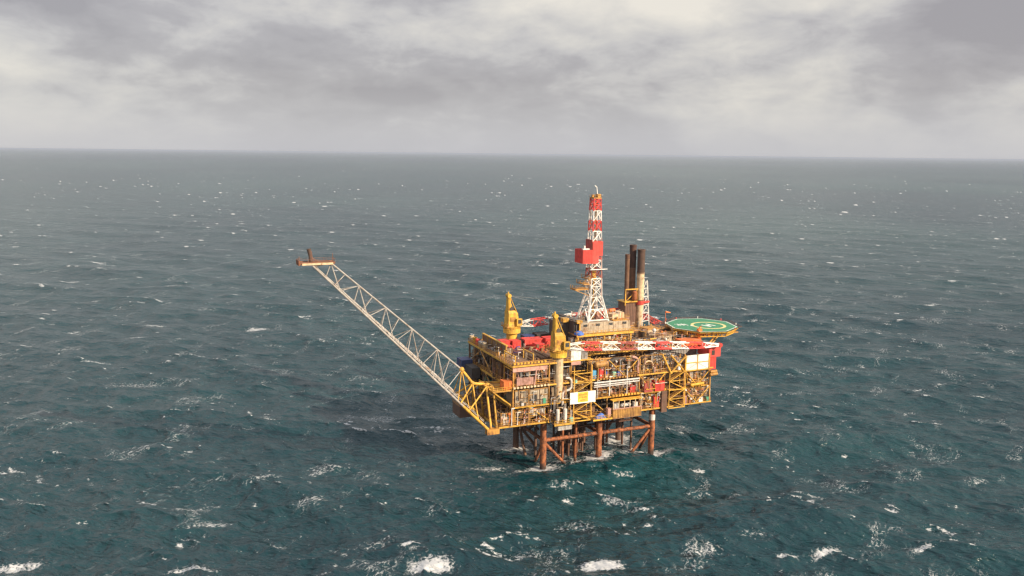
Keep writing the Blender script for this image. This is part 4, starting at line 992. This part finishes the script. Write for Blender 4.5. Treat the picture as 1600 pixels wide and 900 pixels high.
T.part('yellow_head_frame', MB().box(15.2, 17.4, 17.5, 19.5, 43.9, 45.2).box(18.4, 20.4, 13.4, 14.6, 44.0, 45.0).box(19.0, 19.4, 13.0, 13.4, 39.9, 44.0), YEL)
mb = MB().ball((18.8, 12.8, 40.4), 1.7, 12, 6, .75, True)
single('blue_cover', 'rounded blue cover on the ledge left of the beige drilling house', 'cover', mb, TRP, (18.8, 12.8, 40.3), smooth=True)

DC = Vector((27.2, 18.9))
T = Thing('drilling_derrick', 'tall red and white lattice derrick tower with a red box halfway up', 'derrick', (DC.x, DC.y, 43.8))
def hw(z):
    if z < 52: return 3.9 + (2.15 - 3.9) * (z - 43.8) / (52 - 43.8)
    return 2.15 + (1.3 - 2.15) * (z - 52) / (86.5 - 52)
def corner(z, i):
    h = hw(z); sx, sy = ((-1, -1), (1, -1), (1, 1), (-1, 1))[i]
    return Vector((DC.x + sx * h, DC.y + sy * h, z))
bands = [(43.8, 48.0, WHT, .62, 'A'), (48.0, 52.0, WHT, .55, 'A'), (52, 55.6, WHT, .36, 'X'), (55.6, 58.4, WHT, .34, 'X'), (58.4, 61.6, DRD, .34, 'X'), (61.6, 64.6, WHT, .34, 'X'), (64.6, 67.8, RED, .34, 'X'), (67.8, 71.0, RED, .34, 'X'),
         (71.0, 74.4, WHT, .32, 'D'), (74.4, 77.9, RED, .32, 'X'), (77.9, 81.3, WHT, .32, 'D'), (81.3, 83.4, RED, .32, 'X'), (83.4, 85.4, RED, .32, 'X')]
for z0, z1, m_, wd, st in bands:
    for i in range(4): T.part('leg', MB().beam(corner(z0, i), corner(z1, i), wd), m_)
    mb = MB()
    for i in range(4):
        k = (i + 1) % 4
        a0_, a1_, b0_, b1_ = corner(z0, i), corner(z1, i), corner(z0, k), corner(z1, k)
        mb.beam(a1_, b1_, .2)
        if st == 'X': mb.beam(a0_, b1_, .17); mb.beam(b0_, a1_, .17)
        elif st == 'D':
            mb.beam(a0_, b1_, .22); mid_ = (a0_ + b0_) / 2; mb.beam(mid_, (a1_ + b1_) / 2, .14)
        else:
            mt_ = (a1_ + b1_) / 2; mb.beam(a0_, mt_, .26); mb.beam(b0_, mt_, .26)
    T.part('lattice_panel', mb, m_)
T.part('base_beam', MB().box(DC.x - 4.1, DC.x + 4.1, DC.y - 4.2, DC.y - 3.8, 44.2, 44.6).box(DC.x - 4.1, DC.x + 4.1, DC.y + 3.8, DC.y + 4.2, 44.2, 44.6), WHT)
T.part('monkey_board_house', MB().box(21.4, 25.3, 16.2, 16.45, 63.9, 68.3).box(21.4, 21.65, 16.46, 22.0, 63.9, 68.3).box(21.66, 25.3, 21.8, 22.0, 63.9, 68.3).box(21.4, 25.3, 16.2, 22.0, 63.7, 63.89).ribs(21.4, 25.3, 16.2, 64, 68.2, .6, .05, .1), RED)
T.part('wind_wall', MB().box(25.35, 29.15, 16.5, 16.65, 66.2, 71.0).ribs(25.4, 29.1, 16.5, 66.3, 70.9, .55, .05, .1).box(25.35, 27.6, 16.52, 16.64, 63.6, 66.2), RED)
T.part('wind_wall', MB().box(25.05, 25.2, 16.7, 21.2, 68.4, 71.6), DRD, label='side of the wind wall, its shade put into a duller red')  # unlit side of the red wall: shade painted as a duller red
T.part('rail_box', MB().box(21.7, 24.2, 16.7, 17.8, 68.35, 68.75).box(22.2, 22.7, 16.9, 17.5, 68.75, 69.7), WHT)
for z in (56.5, 58.2): T.part('catwalk', MB().box(DC.x - 5.2 if z < 57 else DC.x - 3.4, DC.x - 2.4, DC.y - 2.6, DC.y + 2.6, z, z + .2).rail([(DC.x - 2.5, DC.y - 2.6, z + .2), (DC.x - (5.2 if z < 57 else 3.4), DC.y - 2.6, z + .2), (DC.x - (5.2 if z < 57 else 3.4), DC.y + 2.6, z + .2)]), OCH)
T.part('catwalk', MB().box(DC.x - 8, DC.x - 2.7, DC.y - 1.8, DC.y + 1.8, 54.6, 55.0).rail([(DC.x - 2.7, DC.y - 1.8, 55), (DC.x - 8, DC.y - 1.8, 55), (DC.x - 8, DC.y + 1.8, 55)]).beam((DC.x - 7.6, DC.y - 1.6, 54.6), (DC.x - 2.6, DC.y - 1.6, 52.6), .2), OCH)
T.part('catwalk', MB().box(DC.x - 2.9, DC.x + 3.6, DC.y - 3.0, DC.y - 2.5, 61.5, 61.7), WHT)
T.part('travelling_block', MB().box(DC.x - .7, DC.x + .7, DC.y - .5, DC.y + .5, 57.6, 60.8).tube((DC.x, DC.y, 60.8), (DC.x, DC.y, 86), .08, 6).tube((DC.x, DC.y, 45), (DC.x, DC.y, 57.6), .2, 8), YEL)
T.part('guide_rail', MB().beam((DC.x + 1.1, DC.y + 1.3, 46), (DC.x + 1.0, DC.y + 1.2, 85), .16).beam((DC.x - 1.1, DC.y + 1.3, 46), (DC.x - 1.0, DC.y + 1.2, 85), .16), OCH)
T.part('standpipe', MB().tube((DC.x + 2.0, DC.y - 2.2, 44.5), (DC.x + 1.7, DC.y - 1.9, 72), .14, 6), PNK)
T.part('crown_block', MB().box(DC.x - 1.5, DC.x + 1.5, DC.y - 1.5, DC.y + 1.5, 85.4, 85.65).box(DC.x + .1, DC.x + 1.3, DC.y - 1.3, DC.y + .3, 85.65, 86.9), OCH)
T.part('crown_sheave', MB().tube((DC.x - .9, DC.y - .2, 86.2), (DC.x - .9, DC.y + .5, 86.2), .55, 12), OCH)
T.part('crown_railing', MB().rail([(DC.x - 1.5, DC.y - 1.5, 85.65), (DC.x + 1.5, DC.y - 1.5, 85.65), (DC.x + 1.5, DC.y + 1.5, 85.65), (DC.x - 1.5, DC.y + 1.5, 85.65), (DC.x - 1.5, DC.y - 1.5, 85.65)], .9, 1.5, .035, 1), OCH)
T.part('crown_mast', MB().tube((DC.x + .4, DC.y - .4, 86.9), (DC.x + .2, DC.y - .2, 89.2), .13, 6).beam((DC.x + .2, DC.y - .2, 89.2), (DC.x - .5, DC.y - .2, 89.7), .2), WHT)
for i in range(4): T.part('lower_deck_machine', MB().box(24 + i * 1.9, 25.4 + i * 1.9, 17 + (i % 2) * 1.4, 18.4 + (i % 2) * 1.4, 43.82, 45.0 + (i % 3) * .9).tube((24.7 + i * 1.9, 17.6, 45), (24.7 + i * 1.9, 17.6, 46.8), .25, 8), (DRK, BRO, PNK, RED)[i])

# ------------------------------------------------------------------ pedestal cranes
def lattice_boom(T, p, q, w0, w1, n, colors, rr=.17):
    p, q = Vector(p), Vector(q); d = (q - p).normalized()
    side = d.cross(Vector((0, 0, 1))).normalized(); upv = side.cross(d)
    def c(f, i):
        ww = (w0 + (w1 - w0) * f) * min(1.0, .35 + f * 6) * min(1.0, .3 + (1 - f) * 5)
        sx, sz = ((-1, -1), (1, -1), (1, 1), (-1, 1))[i]
        return p.lerp(q, f) + side * (sx * ww / 2) + upv * (sz * ww / 2)
    for k in range(n):
        f0, f1 = k / n, (k + 1) / n; mb = MB()
        for i in range(4):
            j_ = (i + 1) % 4
            fm = (f0 + f1) / 2
            mb.tube(c(f0, i), c(fm, i), rr, 6); mb.tube(c(fm, i), c(f1, i), rr, 6)
            mb.tube(c(f0, i), c(fm, j_), rr * .7, 5); mb.tube(c(fm, j_), c(f1, i), rr * .7, 5)
            mb.tube(c(f0, i), c(f0, j_), rr * .7, 5); mb.tube(c(fm, i), c(fm, j_), rr * .7, 5)
        T.part('boom_section', mb, colors[k % len(colors)])
    return c

def pedestal_crane(label, x, y, zp, z0, ang, boom_end, secs, cols, ped_r, boom_foot=None):
    T = Thing('pedestal_crane', label, 'crane', (x, y, zp))
    ca, sa = math.cos(ang), math.sin(ang)
    def L(a, b): return (x + a * ca - b * sa, y + a * sa + b * ca)       # a towards the boom, b sideways
    def quad(a0, a1, b0, b1): return [L(a0, b0), L(a1, b0), L(a1, b1), L(a0, b1)]
    T.part('pedestal', MB().tube((x, y, zp), (x, y, z0 - 1.2), ped_r, 20), CRM if zp < 30 else CRY, smooth=True)
    T.part('slew_ring', MB().ring((x, y), ped_r * .6, ped_r + 1.1, z0 - 1.9, z0 - .5, 24).tube((x, y, z0 - .5), (x, y, z0 + .2), ped_r + .5, 20), CRY)
    T.part('slew_railing', MB().rail([(x + (ped_r + 1.1) * math.cos(R(30 * i)), y + (ped_r + 1.1) * math.sin(R(30 * i)), z0 - .5) for i in range(13)], 1.0, 1.2, .05, 2), CRY)
    T.part('machinery_house', MB().prism(quad(-2.4, 2.2, -2.0, 2.0), z0 + .2, z0 + 1.4, quad(-2.1, 1.8, -1.8, 1.8)).prism(quad(-2.1, 1.8, -1.8, 1.8), z0 + 1.4, z0 + 5.0, quad(-2.0, 1.5, -1.7, 1.7)).prism(quad(-2.0, 1.5, -1.7, 1.7), z0 + 5.0, z0 + 6.0, quad(-2.0, .4, -1.4, 1.4)), CRY)
    for b in (-1.86, 1.86):
        T.part('vent', MB().prism([L(-1.4, b), L(.6, b), L(.6, b * 1.03), L(-1.4, b * 1.03)], z0 + 2.2, z0 + 3.8), OCH)
    cb_ = T.part('cab', MB().prism(quad(.6, 2.6, -2.9, -1.82), z0 + .8, z0 + 3.2), CRY)
    T.part('window', MB().prism(quad(2.5, 2.66, -2.8, -1.95), z0 + 1.6, z0 + 2.9).prism(quad(1.0, 2.3, -2.96, -2.88), z0 + 1.6, z0 + 2.9), GLS, parent=cb_)
    ax = L(-1.5, 0)
    mb = MB()
    for b in (-.7, .7):
        mb.beam((*L(-1.7, b * 1.5), z0 + 5.0), (*L(-1.4, b), z0 + 11.2), .42)
        mb.beam((*L(1.2, b * 2.1), z0 + 5.2), (*L(-1.2, b), z0 + 11.0), .26)
    for k in range(4): mb.beam((*L(-1.62, -.9), z0 + 6.2 + k * 1.4), (*L(-1.62, .9), z0 + 6.2 + k * 1.4), .2)
    T.part('a_frame', mb, CRY)
    T.part('winch_drum', MB().tube((*L(-.6, -1.2), z0 + 6.5), (*L(-.6, 1.2), z0 + 6.5), .75, 12).tube((*L(.5, -1.0), z0 + 6.2), (*L(.5, 1.0), z0 + 6.2), .55, 12), DRK)
    T.part('mast_cladding', MB().prism(quad(-1.9, -.7, -1.0, 1.0), z0 + 6.0, z0 + 10.6, quad(-1.8, -.95, -.75, .75)), CRY)
    T.part('sheave_head', MB().tube((*L(-1.4, -1.0), z0 + 11.1), (*L(-1.4, 1.0), z0 + 11.1), .72, 14).tube((*L(-1.4, 0), z0 + 11.6), (*L(-1.5, 0), z0 + 12.4), .25, 8), CRY)
    T.part('walkway', MB().prism(quad(-3.0, -2.2, -2.4, 2.4), z0 + .2, z0 + .35).rail([(*L(-2.3, -2.4), z0 + .35), (*L(-3, -2.4), z0 + .35), (*L(-3, 2.4), z0 + .35), (*L(-2.3, 2.4), z0 + .35)]), OCH)
    foot = boom_foot or (*L(2.0, 0), z0 + 1.2)
    lattice_boom(T, foot, boom_end, 2.3, 1.8, secs, cols)
    hd = Vector((*L(-1.4, 0), z0 + 11.1)); be = Vector(boom_end); bf = Vector(foot)
    T.part('pendant_line', MB().tube(hd, bf.lerp(be, .55) + Vector((0, 0, 1.0)), .035, 5).tube(hd, bf.lerp(be, .97) + Vector((0, 0, .8)), .035, 5), GRY)
    T.part('boom_head', MB().tube(be + Vector((0, -.6, 0)), be + Vector((0, .6, 0)), .7, 12), RED)
    return T
be = (63.4, -4.6, 37.0); bx, by = 4.0, -1.6
pedestal_crane('nearer yellow crane, its red and white boom lying along the platform front', bx, by, 22.9, 39.3, math.atan2(be[1] - by, be[0] - bx), be, 9, [WHT, RED, WHT, DRD, WHT, RED, WHT, RED, WHT], 1.55)
be = (50.0, 33.6, 43.6); bx, by = 2.4, 31.5
pedestal_crane('farther yellow crane at the rear corner, its boom passing behind the derrick', bx, by, 35.9, 40.6, math.atan2(be[1] - by, be[0] - bx), be, 8, [WHT, RED, WHT, WHT, RED, WHT, PNK, RED], 1.9, (4.6, 31.6, 41.2))
T = Thing('lattice_gantry', 'short red lattice gantry sloping down from the exhaust stacks towards the helideck', 'gantry', (59, 30, 36))
lattice_boom(T, (53.4, 30.0, 42.0), (64.4, 30.0, 36.6), 1.8, 1.8, 4, [RED, DRD, RED, PNK])
T.part('foot_frame', MB().box(63.2, 65.4, 28.8, 31.2, 35.9, 37.6).beam((64, 30, 37.5), (64.8, 30, 39.8), .35), DRD)

# ------------------------------------------------------------------ exhaust stacks
T = Thing('stack_base', 'rusty brown boxed plinth and white lattice holding the three exhaust stacks', 'plinth', (49.5, 30, 36))
T.part('plinth', MB().box(45.6, 50.6, 28, 33, 35.9, 47.2).ribs(45.6, 50.6, 28, 40, 47, .7, .08, .14), RSD)
T.part('yellow_frame', MB().box(45.2, 45.5, 27.5, 27.8, 46, 52.2).box(50.4, 50.7, 27.5, 27.8, 46, 52.2).box(45.2, 50.7, 27.4, 27.8, 47.3, 47.7).box(45.2, 50.7, 27.4, 27.8, 51.8, 52.2).beam((45.4, 27.6, 47.6), (50.5, 27.6, 51.9), .22).box(45, 50.8, 27.2, 33.2, 47.25, 47.4), YEL)
mb = MB()
for (x, y) in ((52.0, 26.6), (56.0, 28), (55.2, 31)): mb.beam((x, y, 38), (53.4 + (x - 53.4) * .55, 28.6 + (y - 28.6) * .55, 54.5), .28)
for z in (40, 43, 46, 49, 52):
    f = 1 - (z - 38) / 16.5 * .45; f2 = 1 - (z + 3 - 38) / 16.5 * .45
    P3 = [(53.4 + (x - 53.4) * f, 28.6 + (y - 28.6) * f, z) for (x, y) in ((52.0, 26.6), (56.0, 28), (55.2, 31))]
    Q3 = [(53.4 + (x - 53.4) * f2, 28.6 + (y - 28.6) * f2, z + 3) for (x, y) in ((52.0, 26.6), (56.0, 28), (55.2, 31))]
    for i in range(3): mb.beam(P3[i], P3[(i + 1) % 3], .2); mb.beam(P3[i], Q3[(i + 1) % 3], .17)
T.part('white_lattice', mb, WHT)
T.part('red_band', MB().ring((51.7, 28.0), 1.42, 1.6, 46.2, 47.6, 20).beam((52.6, 26.8, 47), (55.6, 28.1, 47), .6).beam((55.6, 28.1, 47), (55.0, 30.6, 47), .6), RED)
def stack(label, x, y, z0, z1, zc_, r, low, topm):
    T = Thing('exhaust_stack', label, 'exhaust stack', (x, y, z0), 'three exhaust stacks')
    T.part('flue', MB().tube((x, y, z0), (x, y, zc_), r, 18), low, smooth=True)
    T.part('sooty_top', MB().tube((x, y, zc_), (x, y, z1), r * 1.04, 18).ring((x, y), r * .8, r * 1.12, z1 - .3, z1 + .15, 18), topm, smooth=True)
    T.part('joint_ring', MB().ring((x, y), r * .9, r * 1.12, zc_ - .3, zc_ - .05, 18).ring((x, y), r * .9, r * 1.1, (z0 + zc_) / 2, (z0 + zc_) / 2 + .3, 18), BRO)
    return T
stack('thin rusty brown exhaust stack, shortest and leftmost of the three', 46.9, 29.6, 47.2, 64.4, 62.8, .82, STK, RSD)
stack('brown exhaust stack with a dark sooty top, between the other two', 50.0, 31.0, 47.2, 67.6, 59.4, 1.2, STK, SOT)
stack('cream exhaust stack with a dark brown top, rightmost of the three', 51.7, 28.0, 37.4, 66.2, 58.0, 1.32, CRM, SOT)
single('spiral_silencer', 'rounded rusty silencer drum in the yellow frame below the stacks', 'silencer', MB().vessel((48.9, 27.2, 48.4), (48.9, 27.2, 51.0), .9, 12), RST, (48.9, 27.2, 47.4), smooth=True)

# ------------------------------------------------------------------ accommodation roofs
def block(name, label, x0, x1, y0, y1, z0, z1, m_, roofm, wins=True, cat='building'):
    T = Thing(name, label, cat, ((x0 + x1) / 2, (y0 + y1) / 2, z0))
    T.part('wall', MB().box(x0, x1, y0, y1, z0, z1).ribs(x0, x1, y0, z0 + .05, z1 - .05, 1.0, .05, .09), m_)
    T.part('roof', MB().box(x0 - .2, x1 + .2, y0 - .25, y1 + .2, z1, z1 + .18), roofm)
    if wins:
        x = x0 + .8
        while x + .9 < x1:
            T.part('window', MB().box(x, x + .8, y0 - .09, y0 - .04, z0 + (z1 - z0) * .45, z0 + (z1 - z0) * .75), GLS); x += 2.2
    T.part('roof_railing', MB().rail([(x0, y0, z1 + .18), (x1, y0, z1 + .18)], 1.0, 1.5, .045), OCH)
    return T
block('roof_cabin', 'pale box cabin with an ochre roof below the exhaust stacks', 47.2, 52.0, 15, 20, 36, 39.6, CRM, OCH)
block('accommodation_block', 'long tan accommodation block with stepped roof in front of the helideck', 46, 60, 9.2, 14.5, 36, 38.4, BEI, BRO)
block('roof_plant_room', 'low brown plant room behind the pale box cabin', 40.5, 46.5, 18, 26, 36, 38.8, BRO, OCH)
block('dark_roof_block', 'dark roofed block tucked under the left edge of the helideck', 53, 60, 16, 24, 36, 39.0, BRO, DRK)
block('pink_module', 'pink steel module between the drilling house and the stacks', 40, 45, 24, 30, 36, 42.6, PNK, BRO, False, 'module')
for (x, y, m_, lab) in ((49.5, 7.4, WHT, 'white ventilation cowl on the top deck nearest the white panels'), (47.6, 11.6, LGR, 'pale grey ventilation cowl on the tan accommodation roof'), (55.2, 11.4, CRM, 'cream ventilation cowl under the helideck edge')):
    z_ = 36 if y < 9 else 38.6
    single('ventilation_cowl', lab, 'vent cowl', MB().tube((x, y, z_), (x, y, z_ + 1.3), .45, 10).ball((x, y, z_ + 1.4), .7, 10, 6), m_, (x, y, z_), smooth=True)
single('roof_duct', 'thick grey duct lying along the top deck in front of the tan accommodation block', 'duct', MB().path([(38, 10.6, 37.2), (50, 7.6, 37.2), (50.6, 7.6, 36.0)], .6, 10), GRY, (44, 9, 36), smooth=True)

# ------------------------------------------------------------------ helideck
HC = Vector((67.4, 11.9)); HR = 12.7; HZ = 40.5
oct_ = [(HC.x + HR * math.cos(R(-82 + 45 * i)), HC.y + HR * math.sin(R(-82 + 45 * i))) for i in range(8)]
def octs(k): return [(HC.x + (x - HC.x) * k, HC.y + (y - HC.y) * k) for x, y in oct_]
T = Thing('helideck', 'green octagonal helicopter deck with a yellow ring and a white H', 'helideck', (HC.x, HC.y, HZ))
T.part('deck_plate', MB().prism(oct_, HZ - .25, HZ), HDG)
mb = MB()
for i in range(8):
    a, b = octs(.985)[i], octs(.985)[(i + 1) % 8]; c_, d_ = octs(.955)[i], octs(.955)[(i + 1) % 8]
    mb.add([(*a, HZ + .004), (*b, HZ + .004), (*d_, HZ + .004), (*c_, HZ + .004)], [(0, 1, 2, 3)])
T.part('perimeter_line', mb, MRK)
RC = (69.3, 10.2)
mb = MB(); vs = []; n = 64
for i in range(n):
    a = 2 * math.pi * i / n
    for rr_ in (5.2, 6.2): vs.append((RC[0] + rr_ * math.cos(a), RC[1] + rr_ * math.sin(a), HZ + .006))
T.part('landing_ring', mb.add(vs, [(2 * i, 2 * i + 1, (2 * i + 3) % (2 * n), (2 * i + 2) % (2 * n)) for i in range(n)]), MRY)
mb = MB(); th = R(20)
def hp(u, v): return (RC[0] + u * math.cos(th) - v * math.sin(th), RC[1] + u * math.sin(th) + v * math.cos(th), HZ + .006)
for u0_, u1_, v0_, v1_ in ((-1.7, -.95, -2.1, 2.1), (.95, 1.7, -2.1, 2.1), (-.95, .95, -.4, .4)):
    mb.add([hp(u0_, v0_), hp(u1_, v0_), hp(u1_, v1_), hp(u0_, v1_)], [(0, 1, 2, 3)])
T.part('letter_h', mb, MRK)
mb = MB()
for (u0_, u1_, v0_, v1_) in ((-9.6, -8.9, 3.4, 6.0), (-8.5, -8.2, 2.8, 5.6), (-8.0, -7.4, 3.2, 5.8), (-7.1, -6.6, 2.4, 5.4), (-10.6, -10.2, 3.0, 3.9), (-10.4, -10.0, 5.4, 6.2)):
    mb.add([(RC[0] + u, RC[1] + v, HZ + .006) for u, v in ((u0_, v0_), (u1_, v0_), (u1_, v1_), (u0_, v1_))], [(0, 1, 2, 3)])
mb.ring((RC[0] - 6.0, RC[1] + 1.6), .01, .55, HZ + .004, HZ + .007, 14)
T.part('deck_lettering', mb, MRK)
mb = MB()
for i in range(8):
    a, b = Vector((*octs(1.0)[i], HZ - .25)), Vector((*octs(1.0)[(i + 1) % 8], HZ - .25))
    dn = Vector((0, 0, -1.5)); ia, ib = Vector((*octs(.93)[i], HZ - 1.9)), Vector((*octs(.93)[(i + 1) % 8], HZ - 1.9))
    mb.beam(a - Vector((0, 0, .2)), b - Vector((0, 0, .2)), .3, .4); mb.beam(ia, ib, .3)
    for k in range(7):
        p = a.lerp(b, k / 6); q_ = ia.lerp(ib, k / 6); mb.beam(p, q_, .2)
        if k < 6: mb.beam(q_, a.lerp(b, (k + 1) / 6), .16)
T.part('edge_truss', mb, YEL)
mb = MB()
for i in range(8):
    a, b = Vector((*octs(1.0)[i], HZ - .1)), Vector((*octs(1.0)[(i + 1) % 8], HZ - .1)); oa, ob_ = Vector((*octs(1.11)[i], HZ + .25)), Vector((*octs(1.11)[(i + 1) % 8], HZ + .25))
    mb.beam(oa, ob_, .1)
    for k in range(7): mb.beam(a.lerp(b, k / 6), oa.lerp(ob_, k / 6), .09)
    mb.beam(a.lerp(oa, .5), b.lerp(ob_, .5), .05)
T.part('safety_net', mb, RSD)
mb = MB()
for k in range(-4, 5): mb.box(HC.x + k * 2.6 - .12, HC.x + k * 2.6 + .12, HC.y - 10.2 + abs(k) * .9, HC.y + 10.2 - abs(k) * .9, HZ - 1.5, HZ - .26)
for k in range(-2, 3): mb.box(HC.x - 10, HC.x + 10, HC.y + k * 4 - .2, HC.y + k * 4 + .2, HZ - 1.95, HZ - 1.52)
T.part('under_girder', mb, OCH)
for p, q_ in (((61, 5, 36), (61, 5, HZ - 1.5)), ((61, 19, 36), (61, 19, HZ - 1.5)), ((62, 5, 29.5), (72, 6.5, HZ - 1.9)), ((62, 18, 29.5), (73, 17, HZ - 1.9)), ((61.5, 10, 32), (70, 11, HZ - 1.9)), ((62, 3, 33), (66.5, 2.4, HZ - 1.9))):
    T.part('support_strut', MB().tube(p, q_, .3, 8), YEL)
for i, a in enumerate((100, 60, 20, -20, -60, 150)):
    p = (HC.x + 12.6 * math.cos(R(a)), HC.y + 12.6 * math.sin(R(a)))
    T.part('perimeter_light', MB().tube((*p, HZ), (*p, HZ + .5), .16, 8).ball((*p, HZ + .5), .2, 8, 4), WHT if i % 2 else RED)
single('foam_monitor', 'orange red fire monitor box at the near left edge of the helideck', 'fire monitor', MB().box(59.6, 61.0, 2.4, 3.6, 39.4, 41.3).tube((60.3, 3, 41.3), (60.3, 3, 41.9), .2, 8).tube((60.3, 3, 41.9), (60.9, 2.4, 42.3), .18, 8, .1).box(59.9, 60.7, 2.7, 3.3, 36.0, 39.4), ORG, (60.3, 3, 36))
single('wind_sock_pole', 'thin pole with a small wind sock beside the red lattice gantry', 'wind sock', MB().tube((62, 26.5, 36), (62, 26.5, 43.2), .09, 6).tube((62, 26.5, 43), (64, 26.2, 42.6), .35, 10, .15), ORG, (62, 26.5, 36))
